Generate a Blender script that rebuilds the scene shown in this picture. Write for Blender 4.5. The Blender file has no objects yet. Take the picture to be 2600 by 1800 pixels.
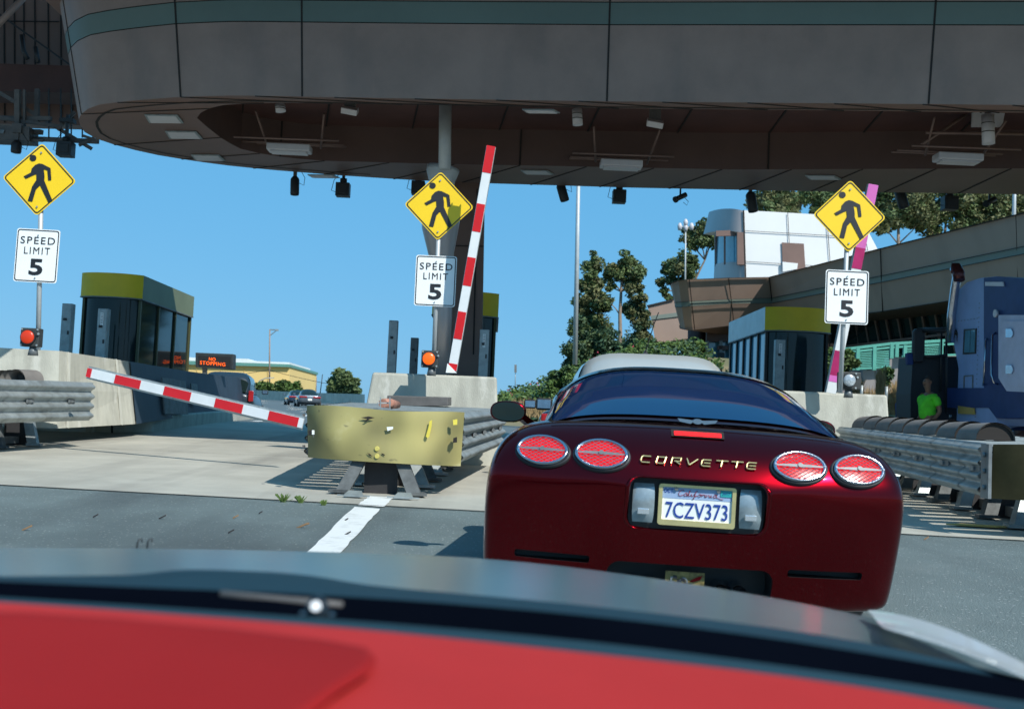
import bpy, bmesh, math, random
from mathutils import Vector, Matrix, noise as mnoise
R = math.radians
random.seed(7)
scene = bpy.context.scene
col = scene.collection

# ------------------------------------------------------------------ camera
FPX, CX, CY = 2889.0, 1300.0, 900.0
CAM = Vector((0, 0, 1.08))
ROLL = R(2.5)
Yc = Vector(((1250-CX)/FPX, -(1075-CY)/FPX, -1)).normalized()
Xc = Vector((math.cos(ROLL), -math.sin(ROLL), 0)); Xc = (Xc - Yc*Xc.dot(Yc)).normalized()
Zc = Xc.cross(Yc)
ROT = Matrix((Xc, Yc, Zc))
cam_d = bpy.data.cameras.new('camera'); cam = bpy.data.objects.new('camera', cam_d); col.objects.link(cam)
cam.matrix_world = Matrix.Translation(CAM) @ ROT.to_4x4()
cam_d.sensor_width = 36; cam_d.lens = FPX/2600*36; cam_d.clip_start = 0.05; cam_d.clip_end = 3000
cam_d.dof.use_dof = True; cam_d.dof.focus_distance = 9.5; cam_d.dof.aperture_fstop = 5.6
scene.camera = cam
scene.render.resolution_x = 1024; scene.render.resolution_y = 708

# ------------------------------------------------------------------ sky and sun
SUN = Vector((0.60, -0.77, 0.90)).normalized()
el = math.asin(SUN.z)
w = bpy.data.worlds.new('World'); scene.world = w; w.use_nodes = True
nt = w.node_tree; sky = nt.nodes.new('ShaderNodeTexSky'); sky.sky_type = 'NISHITA'
sky.sun_disc = False; sky.sun_elevation = el; sky.sun_rotation = math.atan2(SUN.x, SUN.y)
sky.air_density = 1.0; sky.dust_density = 0.6; sky.ozone_density = 1.6
nt.nodes['Background'].inputs[1].default_value = 0.12
mxs = nt.nodes.new('ShaderNodeMix'); mxs.data_type = 'RGBA'; mxs.inputs[0].default_value = .80
mxs.inputs[7].default_value = (.80, 3.7, 6.8, 1)          # clear Pacific blue over the whole dome
nt.links.new(sky.outputs[0], mxs.inputs[6]); nt.links.new(mxs.outputs[2], nt.nodes['Background'].inputs[0])
sd = bpy.data.lights.new('sun', 'SUN'); sd.energy = 4.9; sd.angle = R(0.5); sd.color = (1, .965, .90)
so = bpy.data.objects.new('sun', sd); col.objects.link(so)
so.rotation_euler = SUN.to_track_quat('Z', 'Y').to_euler(); so.location = (10, -20, 40)
scene.view_settings.view_transform = 'Standard'; scene.view_settings.look = 'None'
scene.view_settings.exposure = 0.03; scene.view_settings.gamma = 1
scene.render.engine = 'CYCLES'
scene.cycles.max_bounces = 8; scene.cycles.transparent_max_bounces = 24

# ------------------------------------------------------------------ geometry helpers
def ray(px, py):
    return ROT @ Vector(((px-CX)/FPX, -(py-CY)/FPX, -1))
def P(px, py, d):
    r = ray(px, py); return CAM + r*(d/r.y)
def PZ(px, py, z):
    r = ray(px, py); return CAM + r*((z-CAM.z)/r.z)
def gz(y):
    if y < 30: return .025*y
    if y < 210: return .75+.016*(y-30)
    return 3.63
def PG(px, py, dz=0):
    r = ray(px, py); return CAM + r*((dz-CAM.z)/(r.z-.025*r.y))

MW = {}
def wm(o):
    return MW.get(o.name, Matrix.Identity(4)) if o else Matrix.Identity(4)

class MB:
    def __init__(s): s.v = []; s.f = []; s.m = []; s.sm = []
    def add(s, vs, fs, mi=0, smooth=False):
        b = len(s.v); s.v += [Vector(p) for p in vs]
        for f in fs: s.f.append([b+i for i in f]); s.m.append(mi); s.sm.append(smooth)
        return s
    def box(s, c, sz, rz=0, mi=0, rx=0, ry=0):
        c = Vector(c); h = Vector(sz)/2
        M = Matrix.Rotation(rz, 3, 'Z') @ Matrix.Rotation(ry, 3, 'Y') @ Matrix.Rotation(rx, 3, 'X')
        vs = [c + M @ Vector((x*h.x, y*h.y, z*h.z)) for x in (-1, 1) for y in (-1, 1) for z in (-1, 1)]
        return s.add(vs, [(0,1,3,2),(4,6,7,5),(0,4,5,1),(2,3,7,6),(0,2,6,4),(1,5,7,3)], mi)
    def prism(s, pts, vec, mi=0, smooth=False):
        pts = [Vector(p) for p in pts]; vec = Vector(vec); n = len(pts)
        s.add(pts + [p+vec for p in pts], [list(range(n))[::-1], list(range(n, 2*n))] , mi)
        b = len(s.v)-2*n
        for i in range(n):
            j = (i+1) % n; s.f.append([b+i, b+j, b+n+j, b+n+i]); s.m.append(mi); s.sm.append(smooth)
        return s
    def plate(s, px, d, t=.05, mi=0):
        return s.prism([P(x, y, d) for x, y in px], (0, t, 0), mi)
    def bar(s, a, b, w=.05, h=None, mi=0, up=(0, 0, 1)):
        a, b = Vector(a), Vector(b); h = h or w; t = (b-a).normalized(); u = Vector(up)
        if abs(t.dot(u)) > .97: u = Vector((0, 1, 0))
        x = t.cross(u).normalized(); z = x.cross(t)
        r = [x*w/2+z*h/2, -x*w/2+z*h/2, -x*w/2-z*h/2, x*w/2-z*h/2]
        return s.add([a+q for q in r]+[b+q for q in r], [(0,1,2,3),(7,6,5,4),(0,4,5,1),(1,5,6,2),(2,6,7,3),(3,7,4,0)], mi)
    def tube(s, pts, r, n=10, mi=0, caps=True):
        pts = [Vector(p) for p in pts]; k = len(pts); rs = r if isinstance(r, (list, tuple)) else [r]*k
        b = len(s.v); ref = None
        for i, p in enumerate(pts):
            t = (pts[min(i+1, k-1)]-pts[max(i-1, 0)]).normalized()
            if ref is None:
                ref = Vector((0, 0, 1)) if abs(t.z) < .9 else Vector((1, 0, 0))
            x = t.cross(ref)
            if x.length < 1e-4: x = t.cross(Vector((1, 0, 0)))
            x.normalize(); y = x.cross(t).normalized(); ref = y
            for j in range(n):
                a = 2*math.pi*j/n; s.v.append(p+(x*math.cos(a)+y*math.sin(a))*rs[i])
        for i in range(k-1):
            for j in range(n):
                j2 = (j+1) % n; s.f.append([b+i*n+j, b+i*n+j2, b+(i+1)*n+j2, b+(i+1)*n+j]); s.m.append(mi); s.sm.append(True)
        if caps:
            s.f.append([b+j for j in range(n)][::-1]); s.m.append(mi); s.sm.append(False)
            s.f.append([b+(k-1)*n+j for j in range(n)]); s.m.append(mi); s.sm.append(False)
        return s
    def disc(s, c, nrm, r, t, n=24, mi=0, r2=None):
        c = Vector(c); nrm = Vector(nrm).normalized()
        return s.tube([c, c+nrm*t], [r, r if r2 is None else r2], n, mi)
    def grid(s, rows, mi=0, smooth=True, closed=False):
        b = len(s.v); n = len(rows[0]); m = len(rows)
        for r in rows: s.v += [Vector(p) for p in r]
        for i in range(m-1):
            for j in range(n if closed else n-1):
                j2 = (j+1) % n
                s.f.append([b+i*n+j, b+i*n+j2, b+(i+1)*n+j2, b+(i+1)*n+j]); s.m.append(mi); s.sm.append(smooth)
        return s
    def text(s, txt, c, ux, uz, w, h, t=.004, mi=0, shear=0, bold=0, space=1.0):
        cu = bpy.data.curves.new('t', 'FONT'); cu.body = txt; cu.size = 1; cu.shear = shear; cu.offset = bold
        cu.space_character = space; cu.resolution_u = 3
        o = bpy.data.objects.new('t', cu); col.objects.link(o)
        me = bpy.data.meshes.new_from_object(o.evaluated_get(bpy.context.evaluated_depsgraph_get()))
        xs = [v.co.x for v in me.vertices]; ys = [v.co.y for v in me.vertices]
        x0, x1, y0, y1 = min(xs), max(xs), min(ys), max(ys)
        c = Vector(c); ux = Vector(ux).normalized(); uz = Vector(uz).normalized(); n = ux.cross(uz)
        def q(v, o_): return c + ux*((v.x-(x0+x1)/2)/(x1-x0)*w) + uz*((v.y-(y0+y1)/2)/(y1-y0)*h) + n*o_
        s.add([q(v.co, t) for v in me.vertices], [list(p.vertices) for p in me.polygons], mi)
        bpy.data.objects.remove(o); bpy.data.curves.remove(cu); bpy.data.meshes.remove(me)
        return s
    def build(s, name, mats, parent=None, local=False, bevel=0, seg=2, sub=0, fix=True):
        me = bpy.data.meshes.new(name)
        inv = Matrix.Identity(4) if local else wm(parent).inverted()
        me.from_pydata([inv @ v for v in s.v], [], s.f)
        if not isinstance(mats, (list, tuple)): mats = [mats]
        for m in mats: me.materials.append(m)
        for p, mi, sm in zip(me.polygons, s.m, s.sm): p.material_index = mi; p.use_smooth = sm
        if fix:
            bm = bmesh.new(); bm.from_mesh(me); bmesh.ops.recalc_face_normals(bm, faces=bm.faces); bm.to_mesh(me); bm.free()
        me.update()
        o = bpy.data.objects.new(name, me); col.objects.link(o)
        if parent: o.parent = parent; MW[o.name] = wm(parent)
        if bevel:
            b = o.modifiers.new('b', 'BEVEL'); b.width = bevel; b.segments = seg; b.limit_method = 'ANGLE'; b.angle_limit = R(40)
        if sub:
            q = o.modifiers.new('s', 'SUBSURF'); q.levels = sub; q.render_levels = sub
        return o
def tag(o, label=None, cat=None, group=None, kind=None):
    if label: o['label'] = label
    if cat: o['category'] = cat
    if group: o['group'] = group
    if kind: o['kind'] = kind
    return o
def empty(name, loc, label, cat, group=None, rot=(0, 0, 0)):
    o = bpy.data.objects.new(name, None); col.objects.link(o); o.location = loc; o.rotation_euler = rot
    o.empty_display_size = .1
    from mathutils import Euler
    MW[o.name] = Matrix.Translation(Vector(loc)) @ Euler(rot).to_matrix().to_4x4()
    return tag(o, label, cat, group)
def struct(o): o['kind'] = 'structure'; return o
def copy_tree(o, parent=None):
    c = o.copy(); col.objects.link(c)
    if parent: c.parent = parent
    for ch in list(o.children): copy_tree(ch, c)
    return c
KIDS = {}

# ------------------------------------------------------------------ materials
def mat(name, c, rough=.6, metal=0, var=.12, scale=3, bump=0, bscale=40, coat=0, c2=None, cut=(.35, .65), emit=None, spec=.5, stretch=(1,1,1), detail=6):
    m = bpy.data.materials.new(name); m.use_nodes = True; t = m.node_tree; N = t.nodes; L = t.links
    b = N['Principled BSDF']; b.inputs['Roughness'].default_value = rough; b.inputs['Metallic'].default_value = metal
    b.inputs['Coat Weight'].default_value = coat; b.inputs['Coat Roughness'].default_value = .03
    b.inputs['Specular IOR Level'].default_value = spec
    tc = N.new('ShaderNodeTexCoord'); mp = N.new('ShaderNodeMapping'); mp.inputs['Scale'].default_value = stretch
    L.new(tc.outputs['Object'], mp.inputs[0])
    nz = N.new('ShaderNodeTexNoise'); nz.inputs['Scale'].default_value = scale; nz.inputs['Detail'].default_value = detail
    nz.inputs['Roughness'].default_value = .65
    L.new(mp.outputs[0], nz.inputs[0])
    rp = N.new('ShaderNodeValToRGB'); rp.color_ramp.elements[0].position = cut[0]; rp.color_ramp.elements[1].position = cut[1]
    if c2 is None: c2 = tuple(x*(1-var) for x in c); c1 = tuple(min(1, x*(1+var)) for x in c)
    else: c1 = c
    rp.color_ramp.elements[0].color = (*c2, 1); rp.color_ramp.elements[1].color = (*c1, 1)
    L.new(nz.outputs[0], rp.inputs[0]); L.new(rp.outputs[0], b.inputs['Base Color'])
    if bump:
        n2 = N.new('ShaderNodeTexNoise'); n2.inputs['Scale'].default_value = bscale; n2.inputs['Detail'].default_value = 4
        L.new(mp.outputs[0], n2.inputs[0])
        bp = N.new('ShaderNodeBump'); bp.inputs['Strength'].default_value = bump; bp.inputs['Distance'].default_value = .02
        L.new(n2.outputs[0], bp.inputs['Height']); L.new(bp.outputs[0], b.inputs['Normal'])
    if emit:
        b.inputs['Emission Color'].default_value = (*emit[:3], 1); b.inputs['Emission Strength'].default_value = emit[3]
    return m
def speckle(m, c, scale, thr, fac=.8):
    """small chips of another colour: voronoi cells close to their centre"""
    t = m.node_tree; N = t.nodes; L = t.links; b = N['Principled BSDF']
    src = b.inputs['Base Color'].links[0].from_socket
    tc = N['Texture Coordinate']; v = N.new('ShaderNodeTexVoronoi'); v.inputs['Scale'].default_value = scale
    L.new(tc.outputs['Object'], v.inputs['Vector'])
    mt = N.new('ShaderNodeMath'); mt.operation = 'LESS_THAN'; mt.inputs[1].default_value = thr
    L.new(v.outputs['Distance'], mt.inputs[0])
    m2 = N.new('ShaderNodeMath'); m2.operation = 'MULTIPLY'; m2.inputs[1].default_value = fac; L.new(mt.outputs[0], m2.inputs[0])
    mx = N.new('ShaderNodeMix'); mx.data_type = 'RGBA'; L.new(m2.outputs[0], mx.inputs[0]); L.new(src, mx.inputs[6])
    mx.inputs[7].default_value = (*c, 1); L.new(mx.outputs[2], b.inputs['Base Color'])
    return m
def stains(m, c, scale, lo, hi, fac, stretch=(1, 1, 1)):
    """worn or oily patches of another colour over a material"""
    t = m.node_tree; N = t.nodes; L = t.links; b = N['Principled BSDF']
    src = b.inputs['Base Color'].links[0].from_socket
    mp = N.new('ShaderNodeMapping'); mp.inputs['Scale'].default_value = stretch; L.new(N['Texture Coordinate'].outputs['Object'], mp.inputs[0])
    n = N.new('ShaderNodeTexNoise'); n.inputs['Scale'].default_value = scale; n.inputs['Detail'].default_value = 5; L.new(mp.outputs[0], n.inputs[0])
    r = N.new('ShaderNodeMapRange'); r.inputs[1].default_value = lo; r.inputs[2].default_value = hi; r.inputs[4].default_value = fac; L.new(n.outputs[0], r.inputs[0])
    mx = N.new('ShaderNodeMix'); mx.data_type = 'RGBA'; L.new(r.outputs[0], mx.inputs[0]); L.new(src, mx.inputs[6])
    mx.inputs[7].default_value = (*c, 1); L.new(mx.outputs[2], b.inputs['Base Color']); return m
M = {}
M['concrete'] = mat('concrete', (.45,.45,.385), .85, var=.16, scale=1.6, bump=.25, bscale=60, stretch=(1,1,.45))
M['apron'] = speckle(mat('apron_concrete', (.43,.415,.35), .85, var=.13, scale=.8, bump=.2, bscale=80), (.2,.19,.17), 60, .12, .5)
M['asphalt'] = speckle(mat('asphalt', (.135,.172,.168), .82, var=.16, scale=.6, bump=.8, bscale=90), (.42,.44,.42), 22, .16, .75)
M['asphalt_far'] = mat('asphalt_far', (.10,.125,.128), .8, var=.12, scale=.3)
M['roadpaint'] = speckle(mat('road_paint', (.72,.73,.70), .7, c2=(.52,.53,.50), cut=(.30,.5), scale=5, bump=.2, bscale=100), (.2,.22,.22), 40, .1, .7)
M['earth'] = mat('earth', (.26,.20,.11), .95, c2=(.12,.13,.06), scale=.5, bump=.5, bscale=8)
M['crack'] = mat('joint_dark', (.06,.058,.05), .9, scale=10)
M['galv'] = mat('galvanised', (.34,.38,.38), .5, metal=.5, var=.2, scale=5)
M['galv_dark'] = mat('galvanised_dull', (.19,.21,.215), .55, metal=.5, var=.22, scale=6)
M['black'] = mat('black_plastic', (.018,.02,.022), .5, scale=8)
M['cover'] = mat('cover_tan', (.17,.158,.145), .8, var=.15)
M['rubber'] = mat('rubber', (.03,.03,.032), .75, scale=20)
M['dkgrey'] = mat('dark_grey_plastic', (.10,.095,.09), .6, var=.2, scale=6)
M['signwhite'] = mat('sign_white', (.82,.85,.84), .45, var=.02, scale=2)
M['signyellow'] = mat('sign_yellow', (.87,.58,.01), .45, var=.03, scale=2)
M['signblack'] = mat('sign_black', (.012,.014,.018), .5, scale=6)
M['red'] = mat('red_sheeting', (.68,.012,.018), .45, var=.06, scale=3)
M['white'] = mat('white_sheeting', (.80,.83,.83), .45, var=.05, scale=3)
M['magenta'] = mat('faded_magenta', (.55,.03,.18), .45, c2=(.32,.008,.08), scale=1.2)
M['pink'] = mat('faded_pink', (.72,.17,.52), .45, var=.08, scale=2)
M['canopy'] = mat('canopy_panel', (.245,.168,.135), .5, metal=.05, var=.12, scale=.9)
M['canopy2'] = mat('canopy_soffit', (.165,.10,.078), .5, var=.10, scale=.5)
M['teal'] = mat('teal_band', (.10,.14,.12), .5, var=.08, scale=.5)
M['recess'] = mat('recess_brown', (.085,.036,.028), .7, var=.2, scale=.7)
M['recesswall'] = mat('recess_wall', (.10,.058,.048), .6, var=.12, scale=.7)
M['seam'] = mat('seam', (.015,.012,.01), .8)
M['lampoff'] = mat('lamp_diffuser', (.55,.54,.56), .4, var=.05)
M['boothyellow'] = mat('booth_yellow', (.85,.60,.015), .45, var=.08, scale=1)
M['boothgreen'] = mat('booth_olive', (.16,.19,.11), .5, var=.1, scale=1)
M['glassdark'] = mat('tinted_glass', (.012,.024,.024), .06, var=.1, spec=.35)
M['glassblue'] = mat('sky_glass', (.10,.28,.38), .08, var=.1, spec=1)
M['bld'] = mat('building_panel', (.34,.245,.195), .5, var=.07, scale=.15, metal=.1)
M['bldteal'] = mat('building_teal', (.17,.205,.175), .5, var=.07, scale=.2)
M['bldwhite'] = mat('building_white', (.70,.71,.69), .5, var=.04, scale=.2)
M['bldgrey'] = mat('building_grey', (.36,.33,.32), .35, metal=.3, var=.08, scale=.2)
M['railgreen'] = mat('rail_green', (.09,.36,.29), .5, var=.1)
M['yellowwall'] = mat('yellow_wall', (.72,.52,.20), .8, var=.05, scale=.1)
M['roofgreen'] = mat('roof_green', (.10,.26,.22), .6)
M['pole'] = mat('pole_grey', (.45,.49,.50), .5, metal=.2, var=.08)
M['wood'] = mat('wood_pole', (.28,.22,.18), .9, scale=2)
M['bark'] = mat('bark', (.26,.20,.15), .9, var=.3, scale=2, bump=.4, bscale=10)
def leafmat(n, a, b):
    m = mat(n, a, .55, c2=b, scale=.9, cut=(.3, .7), spec=.25)
    return m
M['leaf'] = leafmat('eucalyptus_leaf', (.15,.20,.075), (.06,.095,.04))
M['leaf2'] = leafmat('leaf_dark', (.075,.13,.065), (.03,.065,.035))
M['leaf3'] = leafmat('shrub_leaf', (.13,.20,.05), (.05,.10,.03))
M['leaf4'] = leafmat('eucalyptus_warm', (.20,.20,.085), (.08,.10,.045))
M['dry'] = mat('dry_grass', (.38,.27,.13), .9, c2=(.22,.15,.07), scale=2)
M['flower'] = mat('flower_pink', (.6,.08,.14), .7)
M['ironyellow'] = mat('nose_yellow', (.56,.49,.19), .45, c2=(.17,.155,.06), scale=1.05, cut=(.40,.64), detail=1.5, bump=.15, bscale=4)
M['paintmaroon'] = mat('maroon_paint', (.18,.0008,.005), .23, metal=1, var=.04, scale=2, coat=.35)
M['chrome'] = mat('chrome', (.46,.50,.56), .2, metal=1, var=.1, scale=10)
M['gold'] = mat('gold_trim', (.72,.62,.30), .3, metal=.6, var=.1, scale=10)
M['goldplate'] = mat('dull_gold', (.34,.26,.09), .45, metal=.3, c2=(.10,.08,.03), scale=25)
M['lens_off'] = mat('far_tail_lens', (.30,.01,.012), .25, var=.2)
M['lens'] = mat('tail_lens', (.5,.004,.006), .25, emit=(1,.008,.012,.6), var=.25, scale=30)
M['brakelens'] = mat('brake_lens', (.6,.01,.01), .25, emit=(1,.012,.006,1.1), var=.3, scale=60)
M['clearlens'] = mat('clear_lens', (.30,.37,.40), .12, var=.2, scale=12, metal=.35)
M['plateblue'] = mat('plate_blue', (.01,.05,.30), .5)
M['platesky'] = mat('plate_header', (.30,.42,.62), .5, var=.05)
M['plateteal'] = mat('plate_sticker', (.02,.35,.36), .5)
M['platered'] = mat('plate_script', (.35,.03,.06), .5)
M['carwhite'] = mat('silver_paint', (.42,.44,.42), .35, metal=.3, coat=.6, var=.03)
M['carblue'] = mat('blue_paint', (.02,.05,.10), .3, metal=.4, coat=1, var=.05)
M['carteal'] = mat('teal_blue_paint', (.02,.035,.05), .35, metal=.2, coat=.3, var=.05)
M['cargrey'] = mat('grey_blue_paint', (.13,.16,.19), .3, metal=.5, coat=.8, var=.05)
M['gapblack'] = mat('gap_black', (.002,.003,.006), .9, spec=0)
M['hood'] = mat('hood_grey', (.09,.138,.142), .25, metal=.1, coat=0, var=.04, scale=2)
M['hoodglare'] = mat('fender_sun_glare', (.78,.83,.83), .35, metal=.1, coat=.8, var=.03)
M['cowl'] = mat('cowl_bluegrey', (.016,.042,.058), .6, var=.1, spec=.06)
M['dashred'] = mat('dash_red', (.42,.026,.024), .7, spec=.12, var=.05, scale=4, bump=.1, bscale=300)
M['dashshadow'] = mat('dash_red_shadow', (.28,.012,.012), .75, spec=.1, var=.05, scale=4, bump=.1, bscale=300)
M['truck'] = mat('truck_lavender', (.28,.40,.66), .45, spec=.15, coat=0, var=.06)
M['truckdark'] = mat('truck_navy', (.03,.055,.17), .45, spec=.15, coat=0, var=.1)
M['trucksilver'] = mat('truck_aluminium', (.40,.47,.62), .5, spec=.15, var=.08)
M['hivis'] = mat('hivis_green', (.12,.72,.03), .8, var=.1, scale=12)
M['skin'] = mat('skin', (.25,.13,.08), .6)
M['hair'] = mat('hair', (.02,.015,.012), .7)
M['jeans'] = mat('dark_trousers', (.02,.025,.04), .8)
M['copper'] = mat('rusty_pipe', (.42,.20,.14), .7, var=.2, scale=10)
M['sigred'] = mat('signal_red', (.45,.03,.005), .3, emit=(1,.06,.01,.22), var=.1)
M['sigorange'] = mat('signal_orange', (.8,.1,.005), .3, emit=(1,.13,.005,1.0), var=.4, scale=26, c2=(.35,.02,0), stretch=(.3,1,2))
M['sigclear'] = mat('signal_clear', (.42,.47,.50), .2, var=.3, scale=30, metal=.3)
M['led'] = mat('led_orange', (.5,.05,0), .5, emit=(1,.13,.01,1.6))

stains(M['asphalt'], (.045,.055,.058), .5, .48, .66, .7, (1.2, .22, 1)); stains(M['asphalt'], (.20,.23,.22), .9, .58, .72, .35)
stains(M['apron'], (.17,.16,.14), .45, .48, .66, .65, (2.2, .18, 1)); stains(M['apron'], (.50,.49,.42), 1.3, .56, .7, .35)
stains(M['concrete'], (.24,.235,.2), 2.2, .55, .8, .55, (2.5, 2.5, .35)); stains(M['concrete'], (.62,.62,.56), 5, .60, .68, .45, (1, 1, .5))
stains(M['canopy'], (.10,.085,.08), .8, .5, .8, .5, (1.5, 1.5, .25)); stains(M['galv'], (.12,.10,.07), 3, .60, .8, .6)
stains(M['bld'], (.17,.13,.11), .3, .5, .8, .45, (1.5, 1.5, .3)); stains(M['ironyellow'], (.70,.66,.42), 2.2, .60, .75, .5); stains(M['ironyellow'], (.10,.09,.05), 7, .66, .72, .6, (1, 1, 2.2))
# ================================================================== GROUND
def sheet(name, m, xs, ys, dz, kind='structure'):
    b = MB(); b.grid([[(x, y, gz(y)+dz) for x in xs] for y in ys]); return struct(b.build(name, m))
ys = [-60, -10, 0, 10, 20, 30] + [30+15*i for i in range(1, 13)] + [300, 600, 1500, 2600]
sheet('ground', M['earth'], [-1500, -300, -60, -20, 0, 20, 60, 300, 1500], ys, 0)
sheet('road', M['asphalt'], [-40, -20, 0, 12.5], [-20, 0, 5, 10, 16], .004)
sheet('road', M['asphalt_far'], [-60, -30, 0, 13], [33, 45, 60, 90, 120, 150, 180, 209], .006)
# concrete apron: front joint follows the line seen in the photograph
def front(x): return 10.62 - .115*(x+.5)
xs = [-40, -20, -10, -5, 0, 5, 9, 12.5]
b = MB(); b.grid([[(x, front(x), gz(front(x))+.008) for x in xs]] + [[(x, y, gz(y)+.008) for x in xs] for y in (14, 18, 22, 26, 30, 33.5)])
struct(b.build('concrete_apron', M['apron']))
b = MB()
for off, wd in ((-.02, .035),):
    n = 90; r0 = []; r1 = []
    for i in range(n+1):
        x = -30+42*i/n; j = random.uniform(-.012, .012)
        r0.append((x, front(x)+off+j-wd, gz(front(x))+.012)); r1.append((x, front(x)+off+j*.5+random.uniform(0, .012), gz(front(x))+.012))
    b.grid([r0, r1], smooth=False)
for y0 in (17.4, 21.0):                     # sawn joints
    b.grid([[(x, y0-.05*x*0+dy, gz(y0)+.011) for x in (-20, 12)] for dy in (0, .02)], smooth=False)
struct(b.build('expansion_joint', M['crack']))
# white lane stripe running to the middle cushion
def stripe(name, pts0, pts1, label, dz=.014):
    b = MB(); b.grid([pts0, pts1], smooth=False); return tag(b.build(name, M['roadpaint']), kind='structure')
def gg(px, py, dz=.013): 
    return PG(px, py, dz)
def wob(a, b_, n=14, j=.012):
    return [a.lerp(b_, i/n)+Vector((random.uniform(-j, j)*.6, 0, 0)) for i in range(n+1)]
stripe('lane_stripe', wob(gg(775, 1405), gg(899, 1286)), wob(gg(862, 1405), gg(965, 1291)), '')
stripe('lane_stripe', wob(gg(908, 1281), gg(937, 1259)), wob(gg(974, 1286), gg(1000, 1262)), '')
b = MB()
for i in range(70):                          # lane dots and dashes on the far carriageway
    k = i % 4; y = 55+random.random()*120; x = -11-.19*(y-50)+k*2.8+random.uniform(-.5, .5)
    b.box((x, y, gz(y)+.02), (.35, 1.4, .01))
for k in (0,):
    b.grid([[(-7.2+.0*t-.25*max(0, t-40)*.4, t, gz(t)+.015) for t in (34, 40, 50, 60, 75)], [(-7.0+.0*t-.25*max(0, t-40)*.4, t, gz(t)+.015) for t in (34, 40, 50, 60, 75)]], smooth=False)
struct(b.build('road_markings', M['roadpaint']))
# debris and weeds
def leafdeb(x, y, m, s, name, label, cat, rz):
    z = gz(y)+.03
    b = MB(); n = 7
    top = [(math.cos(a)*s*(1+.3*random.random()), math.sin(a)*s*.28) for a in [2*math.pi*i/n for i in range(n)]]
    c, s_ = math.cos(rz), math.sin(rz)
    b.prism([(x+c*u-s_*v, y+s_*u+c*v, z-.015+.02*math.sin(u*30)) for u, v in top], (0, 0, .012))
    return tag(b.build(name, m), label, cat)
M['bark2'] = mat('bark_scrap', (.24,.15,.08), .9)
for (px, py, mm, s, nm, lb, ct, rz) in [
    (767, 1341, 'bark2', .065, 'bark_scrap', 'light brown bark scrap on the asphalt left of the white stripe, nearest it', 'scrap', 0),
    (598, 1318, 'bark2', .03, 'bark_scrap', 'tiny reddish bark scrap on the asphalt between two dark clods', 'scrap', .1),
    (67, 1348, 'bark2', .05, 'bark_scrap', 'brown twig scrap on the asphalt at far left', 'scrap', .1),
    (412, 1319, 'rubber', .04, 'dirt_clod', 'black flat clod on the asphalt under the lowered arm', 'clod', 0),
    (242, 1316, 'rubber', .03, 'dirt_clod', 'small black clod on the asphalt at left, left of the larger flat clod', 'clod', 0),
    (586, 1356, 'rubber', .03, 'dirt_clod', 'black clod on the asphalt close above the grey car hood', 'clod', 0),
    (661, 1307, 'rubber', .022, 'dirt_clod', 'tiny black clod on the asphalt nearest the concrete joint', 'clod', 0),
    (879, 1325, 'rubber', .022, 'dirt_clod', 'small dark stone lying on the upper part of the white stripe', 'clod', 0),
    (882, 1361, 'rubber', .03, 'dirt_clod', 'dark stone lying on the lower part of the white stripe', 'clod', 0),
    (2352, 1372, 'bark2', .03, 'bark_scrap', 'orange scrap on the concrete right of the maroon car', 'scrap', 0)]:
    p = PG(px, py); leafdeb(p.x, p.y, M[mm], s*.65, nm, lb, ct, rz)
for (px, py, s, lb) in [(718, 1276, .09, 'low bushy weed in the concrete joint, leftmost and largest'), (762, 1278, .07, 'thin upright weed in the concrete joint, second from the left'), (821, 1284, .05, 'small flat weed in the joint just left of the white stripe')]:
    p = PG(px, py); b = MB()
    for i in range(26):
        a = random.uniform(0, 6.28); r = random.uniform(.2, 1)*s; h = random.uniform(.3, 1)*s*.8
        q = p+Vector((math.cos(a)*r, math.sin(a)*r*.5, .01+h)); 
        b.add([p+Vector((random.uniform(-.02, .02), 0, 0)), q, q+Vector((.012, 0, .012)), p+Vector((.01, 0, 0))], [(0, 1, 2, 3)])
    tag(b.build('weed', M['leaf3'], fix=False), lb, 'weed', 'weeds in the joint')

# ================================================================== CANOPY
ZS = 6.2
canopy = empty('toll_canopy', (2, 21, ZS), 'huge dark brown toll plaza canopy with rounded left nose and green band overhead', 'canopy')
fr = [(203, 318), (199, 300), (212, 283), (240, 268), (316, 258), (451, 247), (600, 243), (767, 246)]
frP = [PZ(x, y, ZS) for x, y in fr]
A = PZ(1540, 258, ZS); B = PZ(2600, 268, ZS); dr = (B-A).normalized(); C1 = B+dr*9
frP += [PZ(1000, 250, ZS), PZ(1260, 254, ZS), A, PZ(2357, 265, ZS), C1]
bk = [(215, 336), (250, 356), (300, 371), (380, 391), (451, 403), (560, 419), (677, 431), (850, 445), (1050, 458), (1240, 466), (1600, 477), (2000, 485), (2600, 494)]
bkP = [PZ(x, y, ZS) for x, y in bk]; bkP.append(bkP[-1]+(bkP[-1]-bkP[-3]).normalized()*9)
# inner opening of the soffit
opf = [(500, 300), (515, 280), (560, 268), (650, 262), (800, 262), (1200, 268), (1600, 276), (2100, 281), (2600, 287)]
opb = [(520, 318), (560, 350), (605, 377), (680, 395), (800, 408), (1050, 415), (1300, 420), (1864, 431), (2600, 428)]
opf = [PZ(x, y, ZS) for x, y in opf]; opf.append(opf[-1]+dr*9)
opb = [PZ(x, y, ZS) for x, y in opb]; opb.append(opb[-1]+dr*9)
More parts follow.
